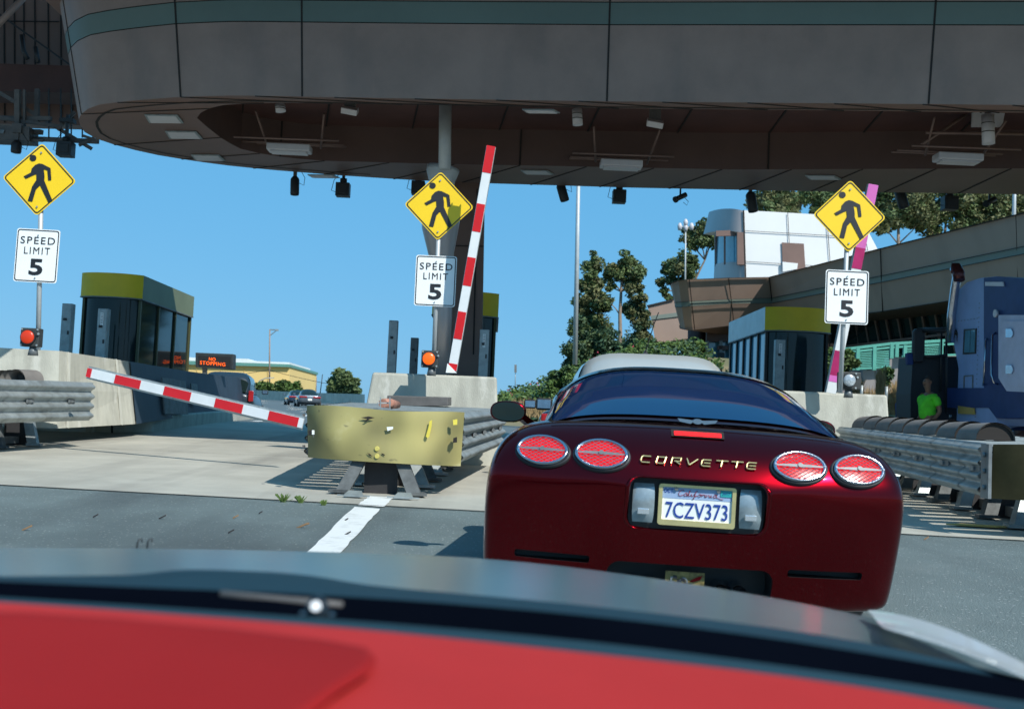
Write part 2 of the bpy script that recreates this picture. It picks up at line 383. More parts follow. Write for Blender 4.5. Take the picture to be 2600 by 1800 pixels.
# soffit ring made as strips: front strip, back strip, nose
def resample(pts, n):
    L = [0]
    for i in range(1, len(pts)): L.append(L[-1]+(pts[i]-pts[i-1]).length)
    out = []
    for k in range(n):
        s = L[-1]*k/(n-1); i = 0
        while i < len(L)-2 and L[i+1] < s: i += 1
        out.append(pts[i].lerp(pts[i+1], (s-L[i])/(L[i+1]-L[i])))
    return out
n = 60
F_, B_, OF, OB = resample(frP, n), resample(bkP, n), resample(opf, n), resample(opb, n)
up = Vector((0, 0, .12))
b = MB()
b.grid([F_, OF], smooth=False); b.grid([B_, OB], smooth=False)
b.grid([[F_[0], OF[0]], [B_[0], OB[0]]], smooth=False)
b.grid([[p+up for p in F_], [p+up for p in OF]], smooth=False); b.grid([[p+up for p in B_], [p+up for p in OB]], smooth=False)
b.grid([[p+up for p in q] for q in ([F_[0], OF[0]], [B_[0], OB[0]])], smooth=False)
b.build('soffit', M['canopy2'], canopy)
rec = Vector((0, 0, .72))
b = MB(); lip = OF+OB[::-1]
b.grid([lip+[lip[0]], [p+rec for p in lip]+[lip[0]+rec]], smooth=False, mi=1)
b.grid([[p+rec for p in OF], [p+rec for p in OB]], smooth=False, mi=0)
for i in range(4, n, 4):
    b.bar(OF[i]+rec*.985, OB[i]+rec*.985, .03, .02, mi=2)
for i in range(6, n, 11):
    b.bar(OB[i]-Vector((0, .012, 0)), OB[i]+rec-Vector((0, .012, 0)), .03, .02, mi=2)
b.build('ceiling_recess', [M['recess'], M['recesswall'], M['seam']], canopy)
# fascia bowl: lower panel, teal band, upper panel, leaning outwards
ctr = Vector((2.0, 21.6, 0))
def outward(i, pts):
    a = pts[max(0, i-1)]; c = pts[min(len(pts)-1, i+1)]; t = (c-a).normalized(); nrm = Vector((t.y, -t.x, 0))
    return nrm.normalized()
loop = B_[0:14][::-1]+F_   # wraps round the nose
outs = [outward(i, loop) for i in range(len(loop))]
for i, o_ in enumerate(outs):
    if o_.dot(loop[i]-Vector((loop[i].x+1, 21.3, 0))) < 0 and i > 20: outs[i] = -o_
def ring(dz, k=.22):
    # upper rings open outwards more near the nose
    return [p+Vector((0, 0, dz))+o_*(k*dz) for p, o_ in zip(loop, outs)]
zb = [(0, 1.13, 'canopy'), (1.145, 1.46, 'teal'), (1.475, 3.9, 'canopy')]
m1 = M['canopy']; 
b = MB(); b.grid([ring(0), ring(.3), ring(.7), ring(1.13)]); b.build('lower_fascia', m1, canopy)
b = MB(); b.grid([ring(1.145), ring(1.3), ring(1.46)]); b.build('green_band', M['teal'], canopy)
b = MB(); b.grid([ring(1.475), ring(1.9), ring(2.2)]); b.build('upper_fascia', m1, canopy)
b = MB()
b.grid([ring(1.12, .2), ring(1.155, .2)], smooth=False); b.grid([ring(1.45, .205), ring(1.485, .205)], smooth=False)
# edge shadow gap on the soffit
def inset(d_): return [p-o_*d_ for p, o_ in zip(loop, outs)]
dn = Vector((0, 0, -.006))
b.grid([[p+dn for p in inset(.28)], [p+dn for p in inset(.33)]], smooth=False)
# vertical seams, where the photograph shows them
for px in (447, 767, 1541, 2357):
    best = min(range(len(loop)), key=lambda i: abs((lambda c: CX+FPX*c.x/-c.z)(ROT.transposed() @ (loop[i]-CAM))-px) + (1000 if loop[i].y > 20.6 and px > 600 else 0) + (1000 if i < 14 else 0))
    for (z0, z1) in ((0, 1.13), (1.145, 1.46), (1.475, 2.2)):
        p, o_ = loop[best], outs[best]
        # interpolate along the loop to the exact column
        c0 = ROT.transposed() @ (loop[best]-CAM); e = (px-(CX+FPX*c0.x/-c0.z))/FPX*(-c0.z); p = p+dr*e if px > 600 else p
        b.bar(p+Vector((0, 0, z0))+o_*(.22*z0+.004), p+Vector((0, 0, z1))+o_*(.22*z1+.004), .028, .012, up=o_)
i0 = 16
p, o_ = loop[i0], outs[i0]
b.bar(p+o_*.004, p+Vector((0, 0, 2.2))+o_*(.22*2.2+.004), .02, .012, up=o_)
# radial soffit seams
for i in range(2, n, 3):
    b.bar(F_[i]+dn, OF[i]+dn, .03, .008); b.bar(B_[i]+dn, OB[i]+dn, .03, .008)
b.bar(P(300, 266, 0+PZ(300, 266, ZS).y)+dn, PZ(640, 440, ZS-.01)*1, .03, .008) if False else None
b.build('panel_seams', M['seam'], canopy)
# unseen roof slab, its overhang sized to shade the fascia and ground
b = MB()
b.prism([(-8.3, 16.1, 8.25), (26, 12.9, 8.25), (26, 27, 8.25), (-8.3, 27, 8.25)], (0, 0, .5)); b.build('roof', M['canopy2'], canopy)
b = MB()
bb = [p+Vector((0, 0, .12)) for p in B_]
b.grid([[p+Vector((0, .0, 0)) for p in bb], [p+Vector((0, .4, 1.95)) for p in bb]]); b.build('rear_fascia', m1, canopy)

# recessed light panels in the soffit
lights = [(415, 299, 88, 20), (465, 340, 84, 18), (527, 398, 76, 14), (1362, 435, 72, 9), (2088, 448, 80, 9), (1372, 279, 84, 8), (820, 453-8, 70, 7)]
lbl = ['square soffit light panel nearest the rounded left nose', 'square soffit light panel, middle one of three at the left nose', 'square soffit light panel, lowest of three at the left nose', 'soffit light strip right of the raised red and white arm', 'soffit light strip above the right pedestrian sign', 'soffit light strip on the front edge above the middle lane', 'soffit light strip above the two left hanging cameras']
for (x, y, w_, h_), lb in zip(lights, lbl):
    q = [PZ(x-w_/2-4, y-h_/2, ZS), PZ(x+w_/2-8, y-h_/2+1, ZS), PZ(x+w_/2+8, y+h_/2+1, ZS), PZ(x-w_/2+8, y+h_/2, ZS)]
    c = sum(q, Vector())/4
    e = empty('soffit_light', c, lb, 'light panel', 'flush light panels in the canopy soffit')
    b = MB(); b.prism([p+Vector((0, 0, -.03)) for p in q], (0, 0, .02)); b.build('frame', M['galv'], e)
    b = MB(); b.prism([c+(p-c)*.86+Vector((0, 0, -.04)) for p in q], (0, 0, .012)); b.build('diffuser', M['lampoff'], e)
# box floodlight fixtures hanging on pipes in the recess
M['pipe'] = mat('painted_pipe', (.20,.13,.11), .5, metal=.3)
def fixture(px, py, w_, d, lb):
    c = P(px, py, d); s = w_*d/FPX
    e = empty('ceiling_fixture', c, lb, 'light fixture', 'wide light fixtures in the canopy recess')
    b = MB(); b.box(c, (s*.96, .34, .13)); b.build('housing', M['lampoff'], e, bevel=.02)
    b = MB(); b.box(c+Vector((0, -.02, -.085)), (s*.8, .26, .03)); b.build('diffuser', M['lampoff'], e)
    b = MB()
    for k in (-.12, .12, .22): b.tube([c+Vector((-s*1.15, k*3, .14+k*.4)), c+Vector((s*1.15, k*3, .16+k*.4))], .022, 8)
    for sx in (-.7, .8): b.tube([c+Vector((sx*s, -.4, .6)), c+Vector((sx*s*.8, .3, .1))], .022, 8)
    b.build('pipe_frame', M['pipe'], e)
fixture(735, 378, 115, 21.6, 'wide white light fixture hung on pipes in the left end of the recess')
fixture(1577, 418, 112, 21.4, 'wide white light fixture hung on pipes above the middle lane')
fixture(2432, 402, 122, 19.8, 'wide white light fixture hung on pipes at far right')
def canlight(px, py0, py1, w_, d, lb):
    a, c = P(px, py0, d), P(px+2, py1, d); r = w_/2*d/FPX
    e = empty('cylinder_lamp', a, lb, 'lamp', 'cylindrical lamps under the canopy')
    b = MB(); b.tube([a+Vector((0,0,.25)), a], r*.5); b.build('stem', M['dkgrey'], e)
    b = MB(); b.tube([a, c], r, 20); b.build('lamp_body', M['lampoff'], e)
    b = MB()
    for t in (.3, .6):
        q = a.lerp(c, t); b.tube([q+Vector((0,0,.008)), q-Vector((0,0,.008))], r*1.03, 20)
    b.build('band', M['dkgrey'], e)
canlight(711, 266, 284, 26, 20.2, 'short white cylindrical lamp under the left end of the canopy')
canlight(1465, 278, 318, 26, 19.6, 'white cylindrical lamp with two dark bands above the middle lane')
canlight(2508, 292, 366, 32, 18.9, 'tall white cylindrical lamp at the far right under the canopy')
def flood(px, py, d, lb):
    c = P(px, py, d); e = empty('flood_lamp', c, lb, 'flood lamp', 'small flood lamps under the canopy')
    b = MB(); b.box(c, (.29, .16, .11), rx=R(35), ry=R(8)); b.build('housing', M['lampoff'], e, bevel=.01)
    b = MB(); b.box(c+Vector((0, .04, .2)), (.2, .08, .26)); b.build('bracket', M['dkgrey'], e)
flood(888, 281, 20.2, 'small white flood lamp right of the short left cylinder')
flood(1663, 314, 19.8, 'small white flood lamp right of the banded cylinder above the middle lane')
b_e = empty('mounting_plate', P(2540, 305, 19.6), 'pale square mounting plate with pipes behind the tall right cylinder lamp', 'bracket')
b = MB(); b.plate([(2470, 286), (2552, 284), (2545, 322), (2468, 322)], 19.6, .05); b.build('plate', M['lampoff'], b_e)
b = MB(); b.tube([P(2350, 337, 19.7), P(2600, 341, 19.7)], .03); b.tube([P(2340, 368, 19.8), P(2455, 290, 19.8)], .03); b.build('pipe', M['pipe'], b_e)

# hanging toll cameras and readers along the far edge
def hang_cyl(px, py0, py1, w_, d, lean, lb):
    a, c = P(px, py0, d), P(px+lean, py1, d); r = w_/2*d/FPX
    e = empty('toll_camera', a, lb, 'camera', 'cameras and readers hung along the canopy edge')
    t = (c-a).normalized()
    b = MB(); b.tube([a-t*.04, a, a+t*.03, c-t*.05, c-t*.01, c], [r*.5, r*.85, r, r, r*.9, r*.5], 16); b.build('camera_body', M['black'], e)
    b = MB(); b.bar(a+Vector((0, 0, .42)), a-Vector((0, 0, .02)), .07); b.box(a+Vector((0, 0, .30)), (.2, .14, .2)); b.build('bracket', M['dkgrey'], e)
    b = MB(); b.tube([a+t*.1+Vector((r, 0, 0)), a+t*.15+Vector((r*2, 0, 0)), a+Vector((r*2.2, 0, .02)), a+Vector((r, 0, .2))], .007, 6); b.build('cable', M['black'], e)
def hang_box(px, py, w_, d, lb):
    c = P(px, py, d); s = w_*d/FPX
    e = empty('toll_reader', c, lb, 'reader box', 'cameras and readers hung along the canopy edge')
    b = MB(); b.box(c, (s, s*.9, s*.98)); b.box(c+Vector((0, -s*.46, 0)), (s*.7, .02, s*.6)); b.build('box_body', M['black'], e, bevel=.012)
    b = MB(); b.tube([c+Vector((0, 0, s*.5)), c+Vector((0, 0, s*.5+.1))], s*.26, 12); b.bar(c+Vector((0, 0, s*.5+.08)), c+Vector((0, 0, .75)), .06); b.box(c+Vector((0, 0, .62)), (.3, .2, .08)); b.build('mount', M['black'], e)
    b = MB(); b.tube([c+Vector((-s*.5, 0, -.05)), c+Vector((-s*.85, 0, -.02)), c+Vector((-s*.7, 0, .2)), c+Vector((-s*.3, 0, .36))], .007, 6); b.build('cable', M['black'], e)
def hang_small(px, py, d, lb):
    c = P(px, py, d); e = empty('small_camera', c, lb, 'camera', 'cameras and readers hung along the canopy edge')
    b = MB(); b.tube([c+Vector((.12, .0, .07)), c+Vector((-.1, -.1, -.06))], .055, 14); b.tube([c+Vector((-.1, -.1, -.06)), c+Vector((-.13, -.12, -.08))], .07, 14); b.build('camera_body', M['black'], e)
    b = MB(); b.bar(c, c+Vector((0, 0, .35)), .035); b.build('stem', M['black'], e)
    b = MB(); b.tube([c+Vector((.1, 0, 0)), c+Vector((.18, 0, -.08)), c+Vector((.15, 0, -.16)), c+Vector((.07, 0, -.1))], .006, 6); b.build('cable', M['black'], e)
hang_cyl(749, 453, 497, 23, 24.3, -1, 'black cylindrical camera, leftmost on the canopy far edge')
hang_box(871, 483, 35, 24.3, 'black box reader hanging right of the leftmost cylinder camera')
hang_cyl(1423, 470, 512, 24, 24.3, 12, 'black leaning cylindrical camera right of the raised arm')
hang_box(1572, 500, 34, 24.3, 'black box reader hanging in the sky over the maroon car')
hang_small(1727, 502, 24.2, 'small black camera left of the white tower')
hang_cyl(1905, 492, 540, 26, 24.0, 8, 'black double-hinged camera hanging before the white tower')
hang_cyl(2283, 484, 530, 27, 23.9, 14, 'black cylindrical camera before the trees right of the right pedestrian sign')
hang_box(2411, 517, 36, 23.8, 'black box reader hanging before the trees at right')
hang_small(2512, 513, 23.8, 'small black camera before the trees at far right')
hang_box(1062, 478, 34, 24.3, 'black box reader half hidden behind the middle pedestrian sign')

# ---- left neighbouring canopy bay with panels, beam and pipe truss
lc = empty('side_canopy', P(60, 100, 27), 'dark panelled canopy bay with reddish beam at upper left', 'canopy')
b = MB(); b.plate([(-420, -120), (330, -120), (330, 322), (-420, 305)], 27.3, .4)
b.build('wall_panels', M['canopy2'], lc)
b = MB()
for x in (-20, 12, 38, 62, 90, 124, 156, 184): b.bar(P(x-2, -60, 27.28), P(x, 312, 27.28), .03, .02)
b.bar(P(-50, 54, 27.27), P(150, 56, 27.27), .03, .02); b.build('panel_seams', M['seam'], lc)
b = MB(); b.plate([(-420, 150), (330, 172), (330, 240), (-420, 222)], 25.6, 1.0); b.build('beam', M['recess'], lc)
b = MB(); b.prism([(-30, 12.4, 12.0), (-5.0, 12.4, 12.0), (-5.0, 26, 12.0), (-30, 26, 12.0)], (0, 0, .4)); b.build('roof', M['canopy2'], lc)  # unseen slab added to keep the panels at left in shade
tr = empty('pipe_truss', P(90, 300, 24.4), 'black pipe truss hanging under the canopy at upper left', 'truss')
b = MB(); D = 24.4
for (x0, y0, x1, y1, wd) in [(0, 300, 150, 322, .07), (-60, 200, 232, 378, .08), (60, 352, 250, 360, .09), (0, 352, 110, 358, .05), (45, 228, 45, 345, .11), (62, 228, 62, 330, .05), (95, 228, 93, 315, .09), (145, 330, 190, 285, .07), (-60, 300, 130, 302, .09), (70, 335, 106, 336, .1), (200, 370, 240, 350, .06), (210, 345, 250, 358, .05)]:
    b.bar(P(x0, y0, D+random.uniform(-.2, .2)), P(x1, y1, D), wd)
b.build('truss_bars', M['dkgrey'], tr)
b = MB()
for x in (124, 154, 181, 209): b.bar(P(x, 225, D), P(x, 350, D), .025)
b.bar(P(-40, 10, 25), P(240, 210, 25), .04); b.tube([P(55, 90, 25), P(60, 130, 25), P(70, 150, 25)], .05); b.tube([P(90, 120, 25), P(97, 160, 25)], .05)
b.build('hanger', M['black'], tr)
b = MB(); b.tube([P(-40, 100, 24), P(75, -20, 24)], .07); b.build('diagonal_brace', M['canopy'], tr)
pb = empty('equipment_box', P(30, 345, 24.3), 'dark grey equipment box on the pipe truss at far left', 'equipment box')
b = MB(); b.plate([(-60, 316), (74, 322), (74, 358), (-60, 352)], 24.2, .5); b.build('box_body', M['dkgrey'], pb)
b = MB(); b.plate([(-10, 330), (12, 331), (10, 340), (-10, 340)], 24.19, -.03); b.build('cover', M['galv_dark'], pb)
hang_cyl(43, 362, 390, 26, 24.2, -3, 'short black camera hanging under the equipment box above the left pedestrian sign')
hang_box(167, 380, 38, 24.2, 'black box reader hanging from the pipe truss at left')

# ---- canopy column with funnel, and dark rectangular column
cl = empty('funnel_column', (P(1118, 900, 21.2).x, 21.2, gz(21)), 'tall grey funnel shaped column behind the middle pedestrian sign', 'column')
b = MB(); d = 21.2
def fun(rows, d, m, name, n=20):
    bb = MB(); rr = []
    pts = [P(x, y, d) for x, y, w_ in rows]; rad = [w_/2*d/FPX for x, y, w_ in rows]
    bb.tube(pts, rad, n); return bb.build(name, m, cl)
fun([(1131, 250, 32), (1129, 430, 32)], 20.6, M['pole'], 'post')
fun([(1126, 426, 84), (1124, 436, 84), (1122, 462, 66), (1121, 500, 66)], d, M['pole'], 'collar')
fun([(1120, 500, 72), (1119, 560, 98), (1118, 580, 94), (1120, 644, 66), (1124, 720, 48), (1128, 800, 40), (1122, 960, 34)], d, M['bldgrey'], 'funnel')
dc = empty('square_column', (P(1190, 900, 25.2).x, 25.2, gz(25)), 'dark rectangular column rising behind the middle booth', 'column')
b = MB(); b.plate([(1120, 415), (1232, 412), (1222, 960), (1095, 960)], 25.0, .8); b.build('shaft', M['canopy2'], dc)
b = MB(); b.bar(P(1100, 623, 24.99), P(1228, 626, 24.99), .03, .02); b.bar(P(1212, 480, 24.99), P(1202, 900, 24.99), .03, .02); b.build('panel_seams', M['seam'], dc)
M['wallshade'] = mat('navy_shade', (.02,.035,.055), .6, var=.2, scale=2)
M['palestrip'] = mat('pale_concrete_strip', (.56,.56,.49), .85, var=.1)
# ================================================================== CONCRETE ISLANDS
def frustum(b, bot, top, mi=0):
    n = len(bot); s = len(b.v)
    b.add(list(bot)+list(top), [list(range(n))[::-1], list(range(n, 2*n))]+[[i, (i+1) % n, n+(i+1) % n, n+i] for i in range(n)], mi)
def xat(px, d, py=1075): return P(px, py, d).x
# middle island
mi_ = empty('concrete_island', (-.9, 17.3, gz(17.3)), 'pale concrete block wall in the middle, behind the yellow cushion nose', 'concrete wall')
z0 = .38; zt = P(1000, 947, 17.4).z; ztr = P(1255, 957, 17.4).z
b = MB()
xl0, xr0, xl1, xr1 = xat(914, 17.3)-.05, xat(1270, 17.3)+.02, xat(937, 17.3), xat(1236, 17.3)
frustum(b, [(xl0, 17.3, z0), (xr0, 17.3, z0), (xr0+.05, 27.5, .5), (xl0-.1, 27.5, .5)],
        [(xl1, 17.42, zt), (xr1+.12, 17.42, ztr), (xr1+.16, 27.5, zt+.05), (xl1-.04, 27.5, zt+.05)])
b.build('wall', M['concrete'], mi_, bevel=.035)
# left island: flat front, angled face, shaded side, kerb
li = empty('concrete_island', (-8, 18, gz(18)), 'long concrete island wall with angled lit face and dark side, at left', 'concrete wall')
zl = P(100, 887, 18).z
A0 = Vector((P(-400, 886, 17.6).x, 17.6, 0)); A1 = Vector((P(151, 890, 18.2).x, 18.2, 0)); A2 = Vector((P(323, 916, 21.3).x, 21.3, 0))
A3 = Vector((P(470, 942, 28.6).x, 28.6, 0)); A4 = Vector((P(608, 960, 38).x, 38, 0))
def zz(px, py, d): return P(px, py, d).z
tops = [zl+.0, zz(151, 891, 18.2), zz(323, 917, 21.3), zz(470, 942, 28.6), zz(606, 960, 38)]
outw = [Vector((0, -.02, 0)), Vector((.08, -.10, 0)), Vector((.24, -.16, 0)), Vector((.22, 0, 0)), Vector((.22, 0, 0))]
base = [A0+outw[0], A1+outw[1], A2+outw[2], A3+outw[3], A4+outw[4]]
b = MB()
fr_t = [Vector((a.x, a.y, t)) for a, t in zip((A0, A1, A2, A3, A4), tops)]
fr_b = [Vector((a.x, a.y, gz(a.y)+.25)) for a in base]
fr_u = [Vector((a.x-.02, a.y, t)) for a, t in zip((A0, A1, A2, A3, A4), tops)]
bk_t = [Vector((-13.5, 17.6, tops[0])), Vector((-12.3, 38, tops[4]))]
b.grid([fr_b, [p.lerp(q, .5) for p, q in zip(fr_b, fr_t)], fr_t], smooth=False)
b.add(fr_t+[bk_t[1], bk_t[0]], [[0, 1, 2, 3, 4, 5, 6]])
b.add([fr_t[4], fr_b[4], bk_t[1], bk_t[1]-Vector((0, 0, 1.6))], [(0, 1, 3, 2)])
b.build('wall', M['concrete'], li)
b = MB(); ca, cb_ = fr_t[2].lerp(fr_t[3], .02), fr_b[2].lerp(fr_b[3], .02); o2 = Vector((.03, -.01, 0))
b.grid([[cb_+o2, fr_b[3]+o2, fr_b[4]+o2], [ca+o2, fr_t[3]+o2, fr_t[4]+o2]], smooth=False); b.build('side_shade', M['wallshade'], li)  # dark sheet over the wall, standing in for the canopy's shadow
b = MB()
kx = [Vector((P(217, 1106, 22.4).x-2.0, 22.1, 0)), Vector((P(217, 1106, 22.3).x, 22.3, 0)), Vector((P(385, 1099, 23.6).x, 23.6, 0)), Vector((P(638, 1090, 38.2).x+.1, 38.2, 0)), Vector((P(470, 1090, 38.2).x, 38.2, 0)), Vector((A3.x-.5, 28, 0)), Vector((A2.x-.9, 22.4, 0))]
b.prism([(p.x, p.y, gz(p.y)-.03) for p in kx], (0, 0, .36)); b.build('kerb', M['concrete'], li, bevel=.03)
b = MB()
b.bar(P(284, 1064, 22.29)+Vector((0, -.012, .0)), P(287, 1104, 22.6)+Vector((0, -.05, 0)), .035, .02)
p0, p1 = fr_t[1].lerp(fr_t[2], .42), fr_b[1].lerp(fr_b[2], .42)
b.build('kerb_joint', M['seam'], li)
b = MB(); nn = (fr_t[2]-fr_t[1]).cross(Vector((0, 0, 1))).normalized()
for t, m_ in ((.12, 0), (.82, 0)):
    p0, p1 = fr_t[1].lerp(fr_t[2], t)+nn*.006, fr_b[1].lerp(fr_b[2], t)+nn*.006
    MB().bar(p0, p1, .10, .008, up=nn).build('patch_strip', M['palestrip'], li)
b = MB(); p0 = P(224, 975, 20.9); b.bar(P(224, 972, 21.1), P(253, 1060, 21.4), .07, .05); b.build('joint', M['seam'], li)
# shaded information panels on the dark side of the left island
b = MB()
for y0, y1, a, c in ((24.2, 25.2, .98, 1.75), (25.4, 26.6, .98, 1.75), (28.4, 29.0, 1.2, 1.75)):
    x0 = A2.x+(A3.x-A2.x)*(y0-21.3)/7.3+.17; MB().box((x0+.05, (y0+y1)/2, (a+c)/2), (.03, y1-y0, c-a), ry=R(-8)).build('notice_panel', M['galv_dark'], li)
# right island
ri = empty('concrete_island', (5, 17.2, gz(17)), 'pale concrete block wall at right, between the maroon car and the blue truck', 'concrete wall')
b = MB(); xr = xat(2258, 17.2)
frustum(b, [(3.9, 17.2, .38), (xat(2274, 17.2), 17.2, .38), (xat(2274, 17.2), 27, .5), (3.9, 27, .5)], [(4.0, 17.3, zz(2090, 996, 17.3)), (xr, 17.3, zz(2255, 1003, 17.3)), (xr, 27, 1.9), (4.0, 27, 1.9)])
b.build('wall', M['concrete'], ri, bevel=.035)
b = MB()
for px, py in ((2188, 978), (2251, 981)):
    q = P(px, py, 17.7); MB().tube([q+Vector((0, 0, .0)), q-Vector((0, 0, .24))], .025, 8).build('lifting_pin', M['galv'], ri)

# ================================================================== BOOTHS
def booth(x0, x1, y0, y1, ztop, side, label, fhei=.58, cut=.18):
    """toll booth with bowed front, yellow fascia, glass, side windows (side=+1: right side seen, -1: left)"""
    e = empty('toll_booth', ((x0+x1)/2, y0, gz(y0)), label, 'toll booth', 'toll booths on the islands')
    w_ = x1-x0; n = 12
    def outline(g=0):
        pts = []
        for i in range(n+1):
            t = i/n; x = x0-g+(w_+2*g)*t; y = y0-g+.28*(2*abs(t-.5))**2.6
            pts.append((x, y))
        return pts
    zf = ztop-fhei; zs = gz(y0)+1.15
    def band(g, za, zb2, mi_front, mi_side, b):
        o = outline(g)
        b.grid([[(x, y, za) for x, y in o], [(x, y, zb2) for x, y in o]], mi=mi_front)
        b.grid([[(x1+g, o[-1][1], z) for z in (za, zb2)], [(x1+g, y1, z) for z in (za, zb2)]], smooth=False, mi=mi_side)
        b.grid([[(x0-g, o[0][1], z) for z in (za, zb2)], [(x0-g, y1, z) for z in (za, zb2)]], smooth=False, mi=mi_side)
        b.grid([[(x0-g, y1, z) for z in (za, zb2)], [(x1+g, y1, z) for z in (za, zb2)]], smooth=False, mi=mi_side)
        for z in (za, zb2): b.add([(x, y, z) for x, y in o]+[(x1+g, y1, z), (x0-g, y1, z)], [list(range(n+3))], mi_side)
    b = MB(); band(.06, zf, ztop, 0, 1, b); b.build('roof_fascia', [M['boothyellow'], M['boothsilver'] if side < 0 else M['boothgreen']], e)
    b = MB(); band(.075, zf-.03, zf-.004, 0, 0, b); b.build('roof_trim', M['galv_dark'], e)
    b = MB(); band(0, gz(y0)+.2, zs, 0, 0, b); b.build('base_wall', M['boothbase'], e)
    # interior back wall + counter, dark
    b = MB(); b.box(((x0+x1)/2, y1-.06, (zs+zf)/2), (w_-.1, .08, zf-zs-.02)); b.box(((x0+x1)/2, y0+1.1, zs+.1), (w_-.2, .5, .25)); b.box((x0+w_*.3, y0+.9, zs+.75), (.4, .3, .3)); b.box((x0+w_*.72, y0+1.3, zf-.3), (.5, .1, .4))
    b.build('interior', M['boothin'], e)
    # front glass
    o = outline(-.03); b = MB(); b.grid([[(x, y, zs) for x, y in o], [(x, y, zf-.03) for x, y in o]]); b.build('front_glass', M['glassdark'], e)
    for sx in (x0+.04, x1-.04):
        vis = (side > 0) == (sx > (x0+x1)/2)
        b = MB(); b.box((sx, (y0+.3+y1)/2, (zs+zf)/2), (.03, y1-y0-.4, zf-zs-.06)); b.build('side_window', M['glassdark'] if side > 0 or not vis else M['glassblue'], e)
        b = MB(); k = (5 if side < 0 else 3) if vis else 2
        for i in range(k+1):
            yy = y0+.30+(y1-y0-.34)*i/k; b.box((sx+(.03 if sx > x0+w_/2 else -.03), yy, (zs+zf)/2-.01), (.06, .09, zf-zs-.04))
        b.box((sx+(.03 if sx > x0+w_/2 else -.03), (y0+y1)/2+.15, zs+.05), (.05, y1-y0-.36, .1)); b.build('window_frame', M['boothframe'] if side > 0 else M['black'], e)
    return e
M['boothsilver'] = mat('booth_silver', (.42,.47,.47), .4, metal=.4, var=.1)
M['boothframe'] = mat('booth_frame', (.07,.075,.03), .5)
M['boothin'] = mat('booth_inside', (.02,.035,.03), .6)
M['boothbase'] = mat('booth_base', (.035,.05,.07), .6)  # base colour darkened to stand in for shade
def zat(px, py, d): return P(px, py, d).z
DB = 28.0
bl = booth(P(186, 1000, DB).x, P(333, 1000, DB).x, DB, DB+5.0, zat(250, 692, DB), 1, 'left toll booth with yellow fascia and long dark glazed side')
bm_ = booth(P(1092, 1000, DB).x, P(1250, 1000, DB).x, DB, DB+4.6, zat(1180, 740, DB), 1, 'middle toll booth with yellow fascia behind the raised arm')
br = booth(P(1948, 1000, DB).x, P(2105, 1000, DB).x, DB, DB+4.6, zat(1990, 779, DB), -1, 'right toll booth with pale blue side windows behind the maroon car')
# cabinet posts
def cabinet(x0, x1, y0, y1, d, m, label, extra=0):
    a, c = P(x0, y0, d), P(x1, y0, d); z1 = P(x0, y1, d).z; cx = (a.x+c.x)/2; wd = c.x-a.x
    e = empty('lane_cabinet', (cx, d, z1), label, 'cabinet', 'tall metal lane cabinets')
    b = MB(); b.box((cx, d+wd*.4, (a.z+z1)/2), (wd, wd*.8, a.z-z1)); b.build('cabinet_body', m, e, bevel=.01)
    b = MB(); b.box((cx, d-.008, (a.z+z1)/2), (wd*.86, .012, (a.z-z1)*.96)); b.build('door', m, e)
    b = MB(); b.box((cx-wd*.1, d-.03, a.z-(a.z-z1)*.3), (wd*.3, .03, .05)); b.box((cx+wd*.25, d-.02, a.z-(a.z-z1)*.55), (.03, .03, .08)); b.build('latch', M['black'], e)
    if extra:
        b = MB(); b.box((cx-wd*.02, d-.022, a.z-.22), (wd*.30, .012, .26)); b.build('label_plate', M['signwhite'], e)
        b = MB()
        for k in range(7): b.box((cx-wd*.02, d-.031, a.z-.12-k*.03), (wd*.2, .006, .008))
        b.build('label_mark', M['signblack'], e)
cabinet(158, 185, 770, 905, 25.0, M['galv'], 'grey metal cabinet at the left edge of the left booth')
cabinet(249, 275, 783, 935, 23.5, M['galv'], 'grey cabinet with white label plate before the left booth', 1)
cabinet(452, 472, 833, 945, 33.5, M['galv_dark'], 'narrow dark cabinet at the right corner of the left booth')
cabinet(988, 1011, 813, 960, 24.0, M['galv'], 'tall grey cabinet standing alone in the sky left of the middle signs')
cabinet(1043, 1063, 857, 960, 27.0, M['galv_dark'], 'shorter dark cabinet between the tall cabinet and the middle signal')
cabinet(1219, 1243, 836, 960, 22.0, M['galv'], 'grey cabinet with white label plate before the middle booth', 1)
cabinet(1970, 1995, 862, 990, 25.0, M['galv'], 'pale grey cabinet before the right booth', 1)

# ================================================================== SIGNS
X, Z = Vector((1, 0, 0)), Vector((0, 0, 1))
WALK_HEAD = (-.118, .345, .053)
BODY = [(-.075, .235), (-.02, .262), (.03, .255), (.155, .195), (.178, .03), (.180, -.005), (.135, -.01), (.125, .06), (.110, .155), (.055, .170), (.075, .06), (.078, -.02),
        (.225, -.345), (.165, -.375), (.02, -.10), (-.035, -.17), (-.075, -.375), (-.145, -.365), (-.095, -.12), (-.04, -.01), (-.05, .08), (-.085, .065), (-.20, -.005), (-.235, .035), (-.13, .105), (-.125, .17)]
def rrect(c, w_, h_, r, y, rot=0, n=6):
    pts = []
    for cx, cz, a0 in ((w_/2-r, h_/2-r, 0), (-w_/2+r, h_/2-r, 90), (-w_/2+r, -h_/2+r, 180), (w_/2-r, -h_/2+r, 270)):
        for i in range(n+1):
            a = R(a0+90*i/n); x, z = cx+r*math.cos(a), cz+r*math.sin(a)
            pts.append(Vector((c[0]+x*math.cos(rot)-z*math.sin(rot), y, c[2]+x*math.sin(rot)+z*math.cos(rot))))
    return pts
